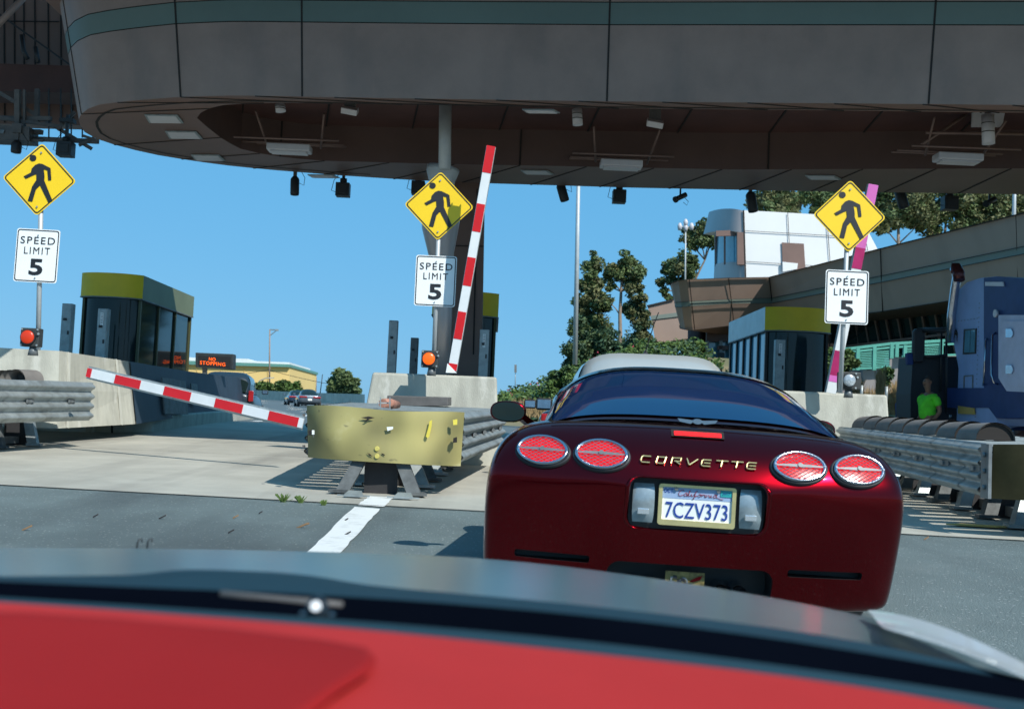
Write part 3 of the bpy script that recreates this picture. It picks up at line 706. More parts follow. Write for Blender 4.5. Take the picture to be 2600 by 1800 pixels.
def ringpoly(b, o, i, mi=0):
    n = len(o); s = len(b.v); b.v += [Vector(p) for p in o]+[Vector(p) for p in i]
    for k in range(n):
        j = (k+1) % n; b.f.append([s+k, s+j, s+n+j, s+n+k]); b.m.append(mi); b.sm.append(False)
def signpost(dc, dd, sw, sc, d, baseh, lb_, side, tilt=0.0):
    """dc: diamond centre px, dd: diamond diagonal px, sc: speed sign centre px, sw: its width px"""
    cD, cS = P(*dc, d), P(*sc, d); s = d/FPX
    bx = P(baseh[0], baseh[1], d)
    e = empty('sign_post', (bx.x, d+.06, bx.z), f'yellow walking figure over white speed sign, {lb_}', 'road sign', 'crossing and speed signs on the islands')
    b = MB(); topp = Vector((cD.x, d+.05, cD.z+dd*s*.2)); b.tube([topp, Vector((bx.x, d+.05, bx.z))], .034, 12); b.build('post', M['pole'], e)
    side_ = dd*s/1.4142*1.03; rot = R(45)+tilt
    D = (cD.x, 0, cD.z)
    b = MB(); b.prism(rrect(D, side_, side_, .05, d, rot), (0, .006, 0)); pd = b.build('warning_sign', M['signyellow'], e)
    b = MB(); ringpoly(b, rrect(D, side_-.03, side_-.03, .045, d-.004, rot), rrect(D, side_-.062, side_-.062, .035, d-.004, rot)); b.build('border', M['signblack'], pd)
    k = side_*1.30
    def W(x, z): return Vector((cD.x+(x*math.cos(tilt)-z*math.sin(tilt))*k*.98, d-.005, cD.z+(z*math.cos(tilt)+x*math.sin(tilt))*k*.9))
    b = MB(); bmv = [W(x, z) for x, z in BODY]; b.prism(bmv, (0, -.003, 0))
    b.prism([W(WALK_HEAD[0]+math.cos(a)*WALK_HEAD[2]*.95, WALK_HEAD[1]+math.sin(a)*WALK_HEAD[2]) for a in [2*math.pi*i/20 for i in range(20)]], (0, -.003, 0))
    b.build('walking_figure', M['signblack'], pd)
    b = MB()
    for zz_ in (.44, -.455): q = W(0, zz_); b.disc(q, (0, -1, 0), .013, .012, 10)
    b.build('bolt', M['galv'], pd)
    w2 = sw*s; h2 = w2*1.245; S = (cS.x, 0, cS.z)
    b = MB(); b.prism(rrect(S, w2, h2, .035, d-.02, tilt), (0, .006, 0)); ps = b.build('speed_sign', M['signwhite'], e)
    b = MB(); ringpoly(b, rrect(S, w2-.025, h2-.025, .035, d-.024, tilt), rrect(S, w2-.052, h2-.052, .025, d-.024, tilt)); b.build('border', M['signblack'], ps)
    ux = Vector((math.cos(tilt), 0, math.sin(tilt))); uz = Vector((-math.sin(tilt), 0, math.cos(tilt)))
    c = Vector((cS.x, d-.0225, cS.z))
    b = MB(); b.text('SPEED', c+uz*h2*.285, ux, uz, w2*.80, h2*.135, .003, bold=.004, space=1.2); b.text('LIMIT', c+uz*h2*.092, ux, uz, w2*.60, h2*.130, .003, bold=.0, space=1.25)
    b.text('5', c-uz*h2*.215, ux, uz, w2*.32, h2*.31, .003, bold=.03); b.build('lettering', M['signblack'], ps)
    b = MB()
    for zz_ in (.385, -.42): b.disc(c+uz*h2*zz_, (0, -1, 0), .010, .012, 10)
    b.build('bolt', M['galv'], ps)
    b = MB()
    for q in (cD.z-.1, cD.z+.15, cS.z-.1, cS.z+.1): b.box((cS.x+(cD.x-cS.x)*.5, d+.03, q), (.11, .05, .04))
    b.build('clamp', M['galv'], e)
signpost((100, 456), 183, 109, (95, 650), 16.1, (93, 888), 'on the left island beside the red lamp', -1, R(-.6))
signpost((1115, 523), 174, 104, (1106, 714), 16.9, (1100, 945), 'on the middle wall beside the raised arm', 0)
signpost((2157, 549), 184, 111, (2149, 755), 16.0, (2136, 998), 'before the pink arm', 1)
# ================================================================== SIGNAL LAMPS
def signal(px, py, s_, lpx, d, m, label, ext=0, post=None):
    c = P(px, py, d); s = s_*d/FPX; lc_ = P(lpx, py, d)
    e = empty('signal_lamp', (c.x, d, c.z-s/2-.1), label, 'signal lamp', 'round signal lamps on the islands')
    b = MB(); b.box((c.x+ext/2, d+.09, c.z), (s+ext, .16, s)); b.build('housing', M['dkblk'], e, bevel=.012)
    b = MB(); b.disc((lc_.x, d+.01, lc_.z), (0, -1, 0), s*.40, .045, 28); b.build('bezel', M['black'], e)
    b = MB(); r = s*.36; rows = []
    for k in range(7):
        a = k/6*math.pi/2; rows.append([(lc_.x+r*math.sin(a)*math.cos(t), d-.038-.03*math.cos(a), lc_.z+r*math.sin(a)*math.sin(t)) for t in [2*math.pi*i/28 for i in range(28)]])
    b.grid(rows, closed=True); b.build('lens', m, e)
    b = MB()
    for sx in (-.42, .42):
        for sz in (-.42, .42, ): b.disc((c.x+sx*s, d+.01, c.z+sz*s), (0, -1, 0), .014, .012, 8)
    b.disc((c.x+s*.5, d+.0, c.z+.05), (0, -1, 0), .016, .02, 8); b.build('screw', M['galv'], e)
    b = MB(); b.tube([(c.x+.03, d+.1, c.z-s/2), (c.x+.03, d+.1, c.z-s/2-.12)], [s*.2, s*.28], 12); b.build('foot', M['galv_dark'], e)
M['dkblk'] = mat('signal_housing', (.035,.04,.04), .6, var=.2)
signal(74, 856, 47, 72, 16.05, M['sigred'], 'red round lamp in black housing on the left island')
signal(1091, 911, 43, 1089, 16.8, M['sigorange'], 'glowing orange lamp in black housing on the middle wall')
signal(2155, 966, 44, 2155, 16.3, M['sigclear'], 'unlit grey lamp in black housing at the right island', ext=.06)

# ================================================================== BARRIER ARMS
def arm(p0, p1, d0, d1, wpx, stripes, label, mats, pivot=None, grp='barrier arms over the lanes', name='barrier_arm'):
    a, c = P(*p0, d0), P(*p1, d1); L = (c-a).length; t = (c-a)/L; n = Vector((t.z, 0, -t.x)); wd = wpx*d0/FPX
    e = empty(name, a, label, 'barrier arm', grp)
    b = MB(); s = len(b.v); th = Vector((0, .05, 0))
    cuts = [0]+stripes+[1]
    b.prism([a+n*wd/2, a-n*wd/2, c-n*wd/2*.97, c+n*wd/2*.97], th, mi=0); b.build('arm_board', mats[0], e)
    for i in range(len(cuts)-1):
        if i % 2 == 0 and cuts[i+1] > cuts[i]:
            b = MB(); q0, q1 = a+t*L*cuts[i], a+t*L*cuts[i+1]; y = Vector((0, -.004, 0))
            k = .5-.02 if cuts[i+1] < 1 and cuts[i] > 0 else .5
            b.prism([q0+n*wd*k+y, q0-n*wd*k+y, q1-n*wd*k+y, q1+n*wd*k+y], (0, .002, 0)); b.build('stripe', mats[1+(i//2) % (len(mats)-1)], e)
    b = MB(); b.bar(a+th*1.01+n*wd*.51, c+th*1.01+n*wd*.51, .012, .05); b.bar(a+th*1.01-n*wd*.51, c+th*1.01-n*wd*.51, .012, .05); b.build('edge_trim', M['galv'], e)
    return e, a, c, n, t, wd
# lowered arm at left (root red wedge near the wall, tip at the yellow nose)
def cutsfrom(xs, x0, x1): return [(x-x0)/(x1-x0) for x in xs]
st = cutsfrom([233, 298, 367, 429, 498, 559, 627, 689, 758], 220, 769)
e1, a1, c1, n1, t1, w1 = arm((220, 945), (769, 1075), 16.2, 14.6, 25, st, 'lowered red and white striped arm sloping down to the yellow nose', [M['white'], M['red']])
# raised arm at middle
ys_ = [437, 515, 585, 650, 722, 788, 858, 921]
st = [(y-370)/(938-370) for y in ys_]; st = [1-q for q in st[::-1]]
e2, a2, c2, n2, t2, w2_ = arm((1148, 940), (1247, 371), 16.7, 16.2, 22, st, 'raised red and white striped arm at the middle island', [M['white'], M['red']])
b = MB(); b.plate([(1132, 946), (1136, 922), (1160, 947)], 16.68, .04); b.build('pivot_wedge', M['white'], e2)
st = [1-q for q in [(y-469)/(995-469) for y in (560, 0+612, 812, 845, 900, 966, 971)][::-1]]
e3, a3, c3, n3, t3, w3 = arm((2110, 998), (2218, 469), 17.0, 16.5, 25, [.055, .115-.04, .19, .33, .52, .72, .80], 'raised faded arm in pink, magenta and white behind the right signs', [M['white'], M['magenta']])
for ch in list(e3.children):
    if ch.name.startswith('stripe'): bpy.data.objects.remove(ch)
def band3(f0, f1, m, k=.5):
    b = MB(); L = (c3-a3).length; q0, q1 = a3+t3*L*f0, a3+t3*L*f1; y = Vector((0, -.004, 0))
    b.prism([q0+n3*w3*k+y, q0-n3*w3*k+y, q1-n3*w3*k+y, q1+n3*w3*k+y], (0, .002, 0)); b.build('stripe', m, e3)
band3(.055, .085, M['pink']); band3(.085, .205, M['magenta']); band3(.34, .50, M['magenta']); band3(.60, .70, M['magenta']); band3(.70, .765, M['magpink'] if 'magpink' in M else M['pink']); band3(.84, 1.0, M['pink'])

M['galvdim'] = mat('grimy_steel', (.10,.11,.11), .7, metal=.2, var=.3, scale=8)
# ================================================================== CRASH CUSHIONS
def cushion(nl, nr, bl_, br_, dn, db, label, zn0, zn1, nose_mat, top_label=None, slats=True, railside=(1, 1), barrels=None, open_=False):
    """nl,nr: nose x left/right at depth dn; bl_,br_ back x at depth db"""
    cx = (nl+nr)/2; e = empty('crash_cushion', (cx, dn, gz(dn)), label, 'crash cushion', 'steel crash cushions before the islands')
    zb0, zb1 = zn0+.025*(db-dn), zn1+.025*(db-dn)
    H = zn1-zn0; prof = []
    for k in range(33):
        t = k/32; prof.append((t, .045*(1 if False else 1)*(math.cos(t*8*math.pi)*-.5+.5)))
    for sgn, xn, xb in ((-1, nl, bl_), (1, nr, br_)):
        nb = max(3, int((db-dn)/.9)); b = MB()
        for i in range(nb):
            t0, t1 = (i/nb-.02 if i else .25/(db-dn)), (i+1)/nb; y0_, y1_ = dn+(db-dn)*max(0, t0), dn+(db-dn)*t1; off = .016*(1-0)
            rows = []
            for y_, f, o_ in ((y0_, max(0, t0), .007), (y1_-.001, t1, .0)):
                xx = xn+(xb-xn)*f; za = zn0+.025*(y_-dn)
                rows.append([(xx+sgn*(o_+dpt*1.5), y_, za+H*tt) for tt, dpt in prof])
            b.grid(rows)
            b.grid([[(r_[0]-sgn*.012, r_[1], r_[2]) for r_ in q] for q in rows])
        b.build('side_rail', M['galv'], e, fix=False)
        b = MB()
        for i in range(nb):
            f = (i+.45)/nb; y_ = dn+(db-dn)*f; xx = xn+(xb-xn)*f; za = zn0+.025*(y_-dn)
            b.box((xx+sgn*.03, y_, za+H*.5), (.02, .22, .05)); b.box((xx+sgn*.045, y_+.02, za+H*.5), (.03, .07, .035))
        b.build('slot_bolt', M['galv_dark'], e)
    # transverse top slats
    b = MB(); y_ = dn+.1
    while y_ < db:
        f = (y_-dn)/(db-dn); x0_, x1_ = nl+(bl_-nl)*f, nr+(br_-nr)*f; z = zn1+.025*(y_-dn)-.012
        b.box(((x0_+x1_)/2, y_+.12, z), (x1_-x0_-.01, .23, .02)); y_ += .40
    b.build('top_slat', M['galv'], e)
    # diaphragm legs with skids
    nb = max(3, int((db-dn)/.9)); 
    for i in range(nb+1):
        f = min(1, (i+.12)/nb); y_ = dn+(db-dn)*f; x0_, x1_ = nl+(bl_-nl)*f, nr+(br_-nr)*f; xm = (x0_+x1_)/2; g = gz(y_)
        b = MB(); zt_ = zn1+.025*(y_-dn)-.05; zb_ = zn0+.025*(y_-dn)
        b.box((xm, y_, (zt_+zb_)/2), (x1_-x0_-.06, .03, .05)); b.box((xm, y_, zt_), (x1_-x0_-.06, .05, .08))
        for s_ in (-1, 1):
            b.add([(xm+s_*.08, y_-.04, zb_+.15), (xm+s_*.22, y_-.04, zb_+.15), (xm+s_*.44, y_-.26, g+.02), (xm+s_*.30, y_-.26, g+.02),
                   (xm+s_*.08, y_+.04, zb_+.15), (xm+s_*.22, y_+.04, zb_+.15), (xm+s_*.44, y_-.14, g+.02), (xm+s_*.30, y_-.14, g+.02)],
                  [(0,1,2,3), (4,5,6,7), (0,1,5,4), (1,2,6,5), (2,3,7,6), (3,0,4,7)])
            b.box((xm+s_*.38, y_-.20, g+.035), (.20, .22, .03), rz=s_*.2)
        b.build('leg', M['galv'] if i % 2 else M['galvdim'], e)
        b = MB(); b.box((xm, y_+.03, (g+zb_)/2+.08), (.34, .05, zb_-g+.2)); b.build('leg_frame', M['rubber'], e)
    b = MB(); xm = (nl+nr)/2; b.box((xm-.08, dn+.35, gz(dn)+.2), (.22, .10, .5), rx=R(8)); b.build('front_strut', M['galv_dark'], e)
    b = MB(); xb_ = (bl_+br_)/2; b.bar((xm, dn+.3, gz(dn+.3)+.09), (xb_, db, gz(db)+.09), .14, .10); b.build('monorail', M['galv_dark'], e)
    return e
# middle cushion
dn = 11.75
q = [P(771, 1029, dn), P(1178, 1049, dn), P(1168, 1185, dn), P(774, 1162, dn)]
zn1 = (q[0].z+q[1].z)/2; zn0 = (q[2].z+q[3].z)/2
mc = cushion(q[0].x+.07, q[1].x-.09, -2.1, .14, dn, 16.9, 'crash cushion with large scuffed yellow nose plate in the middle', zn0, zn1, None)
def nose(e, q, dn, m, marks=True, bow=.22, inset_=0):
    n = 20; rows = []
    for j in range(9):
        v = j/8; row = []
        for i in range(n+1):
            u = i/n; L_ = q[3].lerp(q[0], v); R_ = q[2].lerp(q[1], v); p = L_.lerp(R_, u)
            e_ = abs(2*u-1); row.append(p+Vector((0, bow*(e_**5) - .02 - .05*(1-e_**2) + .010*math.sin(v*5+u*9) + .006*math.sin(u*23+v*3), .012*math.sin(u*8)*(1 if v > .9 else 0))))
        rows.append(row)
    b = MB(); b.grid(rows); b.grid([[p+Vector((0, .012, 0)) for p in r] for r in rows])
    o = b.build('nose_plate', m, e, fix=False)
    sd_ = o
    return o, rows
no, rows = nose(mc, q, dn, M['ironyellow'])
def onnose(px, py): 
    return P(px, py, dn-.09)
b = MB()
for px, py in ((957, 1139), (957, 1158)): 
    c = onnose(px, py); b.disc(c+Vector((0, .05, 0)), (0, -1, 0), .032, .06, 14, r2=.022)
b.build('bolt_head', mat('worn_yellow', (.62,.54,.14), .5), no)
b = MB(); b.plate([(1151, 1112), (1160, 1109), (1160, 1123), (1150, 1124)], dn-.03, .06); b.plate([(783, 1093), (791, 1091), (791, 1105), (783, 1105)], dn-.03, .06)
b.plate([(916, 1060), (936, 1057), (952, 1060), (938, 1064), (930, 1070), (924, 1070), (932, 1064)], dn-.095, .004); b.plate([(932, 1149), (940, 1153), (946, 1159), (938, 1156)], dn-.095, .004); b.plate([(968, 1150), (976, 1153), (978, 1157), (970, 1154)], dn-.095, .004)
b.build('hole_and_gouge', M['seam'], no)
b = MB(); b.plate([(792, 1092), (797, 1092), (797, 1103), (792, 1103)], dn-.045, .04); b.plate([(982, 1084), (998, 1083), (998, 1089), (984, 1094)], dn-.092, .004); b.build('white_sticker', M['signwhite'], no)
b = MB(); b.plate([(1091, 1069), (1097, 1066), (1096, 1082), (1090, 1108), (1086, 1112), (1081, 1108), (1087, 1088)], dn-.080, .004); fy_ = mat('fresh_yellow', (.72,.60,.08), .5); b.build('paint_patch', fy_, no)
MB().plate([(1150, 1066), (1161, 1064), (1161, 1078), (1151, 1079)], dn-.05, .02).build('paint_patch', fy_, no)
b = MB()
for y_ in (1050, 1130): b.plate([(768, y_), (773, y_), (773, y_+7), (768, y_+7)], dn+.05, .05)
b.build('side_bolt', M['dkgrey'], mc)
# pipe and bracket on the top, dark cover box
b = MB(); c = P(978, 1022, 12.4); b.tube([P(972, 1024, 12.3), P(990, 1024, 12.6), P(1008, 1028, 13.2)], [.05, .055, .045], 12); b.build('rusty_pipe', M['copper'], mc)
b = MB()
for px in (966, 990): b.bar(P(px, 1008, 12.2), P(px, 1038, 12.2), .012)
b.bar(P(962, 1036, 12.2), P(992, 1038, 12.2), .015); b.bar(P(958, 1023, 12.2), P(992, 1023, 12.25), .015); b.build('bracket', M['galv'], mc)
b = MB(); b.prism([P(983, 1004, 15.5), P(1138, 1009, 15.5), P(1138, 1031, 15.5), P(983, 1031, 15.5)], (0, 1.2, .03)); b.build('cover_box', M['dkgrey'], mc, bevel=.01)
b = MB()
for px, py in ((898, 1260), (1024, 1265)):
    b = MB(); p = PG(px, py, .02); b.prism([p+Vector((-.09, -.06, 0)), p+Vector((.10, -.07, 0)), p+Vector((.07, .06, .035)), p+Vector((-.06, .06, .035))], (0, 0, .02)); b.bar(p+Vector((-.16, -.02, .01)), p+Vector((.16, -.03, .01)), .015)
    b.build('anchor_plate', M['galv'], mc)
# right cushion
dn2 = 10.1
q2 = [P(2527, 1128, dn2), P(2527, 1128, dn2)+Vector((1.7, 0, 0)), P(2520, 1266, dn2)+Vector((1.7, 0, 0)), P(2520, 1266, dn2)]
rc = cushion(q2[0].x, q2[1].x, 5.15, 7.3, dn2, 16.8, 'crash cushion at right whose left rail shows, with dark olive nose', q2[3].z, q2[0].z, None)
qa = [p+Vector((0, -.04, 0)) for p in q2]; nose(rc, qa, dn2, mat('olive_nose', (.030,.030,.015), .8, var=.3, scale=2, spec=.1), bow=.10)
b = MB(); b.box((q2[0].x-.055, dn2+.05, (q2[0].z+q2[3].z)/2), (.03, .16, q2[0].z-q2[3].z)); 
for k in (.2, .5, .8): b.tube([(q2[0].x-.07, dn2+.04, q2[3].z+(q2[0].z-q2[3].z)*k), (q2[0].x-.1, dn2+.04, q2[3].z+(q2[0].z-q2[3].z)*k)], .022, 8)
b.build('end_strap', M['galv_dark'], rc)
b = MB()       # rolled dark covers along the top
for i in range(8):
    y_ = 11.4+i*.68; x_ = 4.62+.085*(y_-10.1)+.34; z_ = q2[0].z+.025*(y_-dn2)+.02
    pts = [(x_+.20*math.cos(a)*1.0, y_, z_+.17*math.sin(a)) for a in [math.pi*k/12 for k in range(13)]]
    rows_ = [pts, [(x, y+.50, z-.01) for x, y, z in pts]]; b.add([(x, y+.03, z-.01) for x, y, z in pts], [list(range(13))], 1)
    b.grid(rows_); b.grid([[(x*1, y, z-.012) for x, y, z in r_] for r_ in rows_])
b.build('rolled_cover', [M['cover'], M['seam']], rc, fix=False)
# left cushion
dn3 = 12.0
lcu = cushion(-8.6, -6.95, P(232, 980, 17.4).x-2.2, P(232, 980, 17.4).x, dn3, 17.4, 'crash cushion at left whose long grey right rail shows', P(100, 1070, 16.5).z-.1, P(100, 968, 16.5).z-.1, None)
b = MB()
for i in range(3):
    c = P(28+i*26, 958, 16.6); pts = [(c.x+.14*math.cos(a)+(.02 if i else 0), 16.3-i*.15, c.z-.06+.15*math.sin(a)) for a in [math.pi*k/12 for k in range(13)]]
    rows_ = [pts, [(x+.12, y+.35, z+.01) for x, y, z in pts]]; b.grid(rows_); b.grid([[(x, y, z-.012) for x, y, z in r_] for r_ in rows_])
b.build('rolled_cover', M['cover'], lcu, fix=False)
p = PG(2480, 1335, .02)
tag(MB().prism([p+Vector((-.3, .0, 0)), p+Vector((.15, -.12, 0)), p+Vector((.42, .0, 0)), p+Vector((-.1, .12, 0))], (0, 0, .012)).build('cardboard', mat('cardboard', (.55,.38,.12), .9)), 'flattened tan cardboard under the right crash cushion', 'cardboard')
# ================================================================== FAR SCENERY
def rnd(a, b): return random.uniform(a, b)
def leaves(b, c, rad, n, s, mi=0, up=.2):
    """many leaf sized quads in an uneven ellipsoid clump"""
    c = Vector(c)
    for _ in range(n):
        while True:
            v = Vector((rnd(-1, 1), rnd(-1, 1), rnd(-1, 1)))
            if v.length < 1: break
        v = v.normalized()*(v.length**.8)
        p = c+Vector((v.x*rad[0], v.y*rad[1], v.z*rad[2]))
        a = Vector((rnd(-1, 1), rnd(-1, 1), rnd(-1, 1))).normalized(); t = Vector((rnd(-1, 1), rnd(-1, 1), rnd(-.8, .4))).normalized()
        x = a.cross(t).normalized()*s*rnd(.5, 1.0)*.5; y = t*s*rnd(.6, 1.3)*.8
        b.add([p-x, p+y*.2-x*.2+y*.8, p+x, p-y], [(0, 1, 2, 3)], mi)
def tree(name, d, trunk, clumps, s, m, label, cat, group=None, dens=1.0, limbs=True):
    """trunk: [(px,py,w_px)], clumps: [(px,py,rx,ry)] in photo pixels at depth d"""
    k = d/FPX; base = P(trunk[0][0], trunk[0][1], d)
    e = empty(name, base, label, cat, group)
    tp = [P(x, y, d) for x, y, w_ in trunk]
    b = MB(); b.tube(tp, [w_*k/2 for x, y, w_ in trunk], 8)
    for (x, y, rx, ry) in clumps:
        c = P(x, y, d)
        j = min(range(len(tp)), key=lambda i: (tp[i]-c).length + (3*k*10 if tp[i].z > c.z else 0))
        if limbs: b.tube([tp[j], tp[j].lerp(c, .5)+Vector((rnd(-1, 1), rnd(-1, 1), rnd(-.3, .6)))*k*6, c], [k*2.2, k*1.5, k*.8], 5)
    b.build('trunk', M['bark'], e)
    b = MB()
    cl2 = []
    for (x, y, rx, ry) in clumps:
        cl2.append((x, y, rx*1.2, ry*1.15))
        for _ in range(2): cl2.append((x+rnd(-.9, .9)*rx, y+rnd(-.3, 1.0)*ry, rx*rnd(.45, .7), ry*rnd(.45, .7)))
    for (x, y, rx, ry) in cl2:
        dy = rnd(-1, 1)*rx*k*.6
        n = int(rx*ry*.75*dens)
        # break each clump into small tufts
        for q in range(max(5, int(rx*ry/70))):
            a, r_ = rnd(0, 6.28), math.sqrt(random.random())
            cc = P(x+math.cos(a)*rx*r_*.8, y+math.sin(a)*ry*r_*.8, d+dy+rnd(-1, 1)*rx*k*.8)
            rr = rnd(.28, .75)*min(rx, ry)*k
            leaves(b, cc, (rr*1.25, rr*1.2, rr), int(1.25*n/max(5, int(rx*ry/70))), s*.58*rnd(.75, 1.25), mi=random.choice((0, 0, 1)))
    b.build('crown', m, e, fix=False)
    return e
# ---- embankment
b = MB(); xs_ = [-2.5+i*1.5 for i in range(40)]
def crest(x): 
    return 1.9+max(0, min(1, (x+.3)/9))*3.9+max(0, min(1, (x-16)/10))*2
rows = []
for t, y_ in ((0, 46), (.25, 52), (.6, 58), (.9, 64), (1, 72), (1, 120), (0.9, 220)):
    rows.append([(x+(y_-58)*.02, y_, gz(46)+(crest(x)-gz(46))*t+ .12*mnoise.noise(Vector((x*.5, y_*.5, 0)))) for x in [-1.4]+[-.6+i*1.6 for i in range(60)]])
b.grid(rows); hs = struct(b.build('hillside', M['earth']))
# shrubs on the slope (ground cover nobody could count)
b = MB()
for _ in range(560):
    x = rnd(-1.2, 12); t = random.random(); y_ = 48+t*20
    z = gz(46)+(crest(x)-gz(46))*min(1, t*1.1)+.1
    leaves(b, (x, y_, z+rnd(0, .35)), (rnd(.3, .8), .5, rnd(.2, .5)), 46, .17, mi=random.choice((0, 0, 0, 1)))
tag(b.build('shrub_cover', [M['leaf3'], M['leaf2']], fix=False), 'green flowering shrubs covering the slope', kind='stuff')
b = MB()
for _ in range(40):
    x = rnd(.2, 8); t = random.random(); y_ = 49+t*15; z = gz(46)+(crest(x)-gz(46))*min(1, t)+.5
    leaves(b, (x, y_, z+.25), (.12, .12, .12), 3, .08)
tag(b.build('pink_flowers', M['flower'], fix=False), 'pink flowers dotted over the shrubs', kind='stuff')
b = MB()
def drypatch(pxs, pys, d, n, h=.5):
    for _ in range(n):
        p = P(rnd(*pxs), rnd(*pys), d+rnd(-.8, .8)); q = p+Vector((rnd(-.12, .12), rnd(-.1, .1), rnd(.4, 1)*h)); b.add([p-Vector((.012, 0, 0)), p+Vector((.012, 0, 0)), q], [(0, 1, 2)])
drypatch((1300, 1400), (1035, 1062), 44, 700, .5); drypatch((2180, 2325), (1008, 1062), 33, 2600, .42); drypatch((2266, 2318), (990, 1012), 33, 700, .38); drypatch((2225, 2245), (965, 1005), 31, 240, .5); drypatch((2160, 2190), (985, 1000), 32, 200, .4)
tag(b.build('dry_grass', M['dry'], fix=False), 'tall dry straw coloured grass', kind='stuff')
b = MB(); b.grid([[P(x, y, dd) for x in (2040, 2150, 2330, 2420)] for y, dd in ((1075, 30.5), (1045, 33), (1000, 36))]); struct(b.build('dry_bank', M['earth']))
# ---- far concrete parapet
b = MB(); r0, r1, r2, r3 = [], [], [], []
for px, t_, bo in ((540, 985, 1010), (640, 990, 1013), (700, 993, 1016), (800, 997, 1022), (925, 1001, 1030)):
    d = 175-(px-640)*.12; a = P(px, t_, d); c = P(px, bo, d); r0.append(c); r1.append(a); r2.append(a+Vector((0, .4, 0))); r3.append(c+Vector((0, .4, 0)))
b.grid([r0, r1, r2, r3], smooth=False); tag(b.build('parapet_wall', M['concrete']), 'long pale concrete parapet along the far road', 'wall')
# ---- far low shrubs
for i, (px, py, rx, ry, lb) in enumerate([(670, 984, 26, 9, 'low green shrub before the yellow warehouse, leftmost'), (718, 983, 20, 12, 'green shrub at the right corner of the yellow warehouse'), (745, 985, 18, 11, 'small dark green shrub just right of the yellow warehouse')]):
    tree('shrub', 182, [(px, py+10, 3), (px, py, 2)], [(px-rx*.5, py, rx*.6, ry), (px+rx*.5, py-1, rx*.6, ry*.9), (px, py-3, rx*.5, ry)], .8, [M['leaf3'], M['leaf']], lb, 'shrub', 'shrubs by the far parapet', dens=2.2, limbs=False)
tree('round_tree', 185, [(872, 1003, 6), (872, 980, 5), (872, 960, 3)], [(868, 962, 24, 18), (885, 975, 22, 18), (853, 980, 18, 18), (872, 985, 26, 16), (898, 988, 12, 12), (862, 993, 24, 10), (845, 990, 10, 10)], 1.0, [M['leaf'], M['leaf2']], 'rounded dark green tree beyond the far parapet', 'tree', dens=3.0)
# ---- yellow warehouse
wh = empty('warehouse', P(600, 990, 260), 'large yellow warehouse with green roof edge beyond the left booth', 'building')
b = MB(); b.plate([(-300, 905), (735, 931), (735, 992), (-300, 960)], 260, 40); b.build('wall', M['yellowwall'], wh)
b = MB(); b.plate([(-300, 888), (736, 925), (736, 932), (-300, 906)], 259, 42); b.build('roof_edge', M['roofgreen'], wh)
b = MB(); b.plate([(-300, 880), (500, 908), (630, 911), (631, 916), (735, 920), (735, 925), (-300, 888)], 262, 30); b.build('roof', M['bldwhite'], wh)
b = MB()
for x in range(-280, 735, 60): b.bar(P(x, 912+ (x+300)*.025, 259.9), P(x, 975, 259.9), .12)
b.build('wall_seam', mat('yellow_seam', (.60,.43,.16), .8), wh)
# ---- poles
def upole(px0, py0, px1, py1, w_, d, m, label, name='utility_pole', cat='pole', extra=None):
    a, c = P(px0, py0, d), P(px1, py1, d); e = empty(name, a, label, cat)
    b = MB(); b.tube([a, c], [w_*d/FPX/2, w_*d/FPX/2*.72], 10); b.build('shaft', m, e)
    if extra: extra(e, d)
    return e
def x1(e, d):
    b = MB(); b.bar(P(685, 837, d), P(706, 838, d), .2); b.bar(P(686, 852, d), P(702, 839, d), .15); b.build('cross_arm', M['galv_dark'], e)
    b = MB(); b.box(P(703, 838, d), (.6, .4, .35)); b.build('lamp_head', M['galv'], e)
upole(684, 988, 685, 836, 4.5, 230, M['wood'], 'wooden utility pole with lamp arm before the yellow warehouse', extra=x1)
def x2(e, d):
    b = MB(); b.tube([P(652, 975, d), P(660, 966, d), P(675, 960, d), P(696, 959, d)], .1, 6); b.build('arm', M['galv'], e)
upole(651, 990, 652, 974, 2, 228, M['galv'], 'small curved street lamp before the yellow warehouse', 'street_lamp', 'street lamp', x2)
upole(802, 998, 804, 958, 2.2, 210, M['wood'], 'short brown pole right of the shrubs, left of the dark leaning pole', cat='pole')
upole(813, 998, 819, 950, 2.6, 208, M['black'], 'dark leaning pole left of the round tree', cat='pole')
b = MB()
for (x0, y0, x1_, y1_, sag) in ((685, 940, 900, 985, 1.0), (560, 955, 685, 938, .6)):
    pts = [P(x0+(x1_-x0)*i/10, y0+(y1_-y0)*i/10+4*math.sin(math.pi*i/10)*sag, 229) for i in range(11)]; b.tube(pts, .05, 4)
tag(b.build('power_line', M['black']), 'thin dark power lines at the wooden utility pole', 'power line', kind='stuff')
# big light pole, high mast lights
upole(1460, 926, 1471, 330, 13, 62, M['pole'], 'tall slender grey pole rising out of view before the eucalyptus trees', 'light_pole', 'light pole')
def x3(e, d):
    b = MB(); b.tube([P(1725, 577, d), P(1755, 577, d)], .06, 6)
    b.build('cross_arm', M['galv'], e)
    for px, py in ((1726, 574), (1741, 564), (1756, 574), (1741, 577)):
        b = MB(); c = P(px, py, d); b.tube([c+Vector((0, 0, .25)), c, c-Vector((0, 0, .35))], [.10, .21, .15], 12); b.build('lamp_head', M['lampoff'], e)
upole(1739, 780, 1741, 566, 5, 95, M['pole'], 'high mast pole with cluster of four white lamps', 'light_mast', 'light mast', x3)
upole(2572, 640, 2578, 400, 11, 50, M['pole'], 'pale light pole at the right edge above the building roof', 'light_pole', 'light pole')
upole(1308, 985, 1309, 925, 2.2, 90, M['pole'], 'small thin post with sign on the shrub slope', 'sign_post_small', 'post', lambda e, d: MB().plate([(1306, 926), (1312, 926), (1312, 946), (1306, 946)], d-.2, .1).build('sign_back', M['galv_dark'], e))
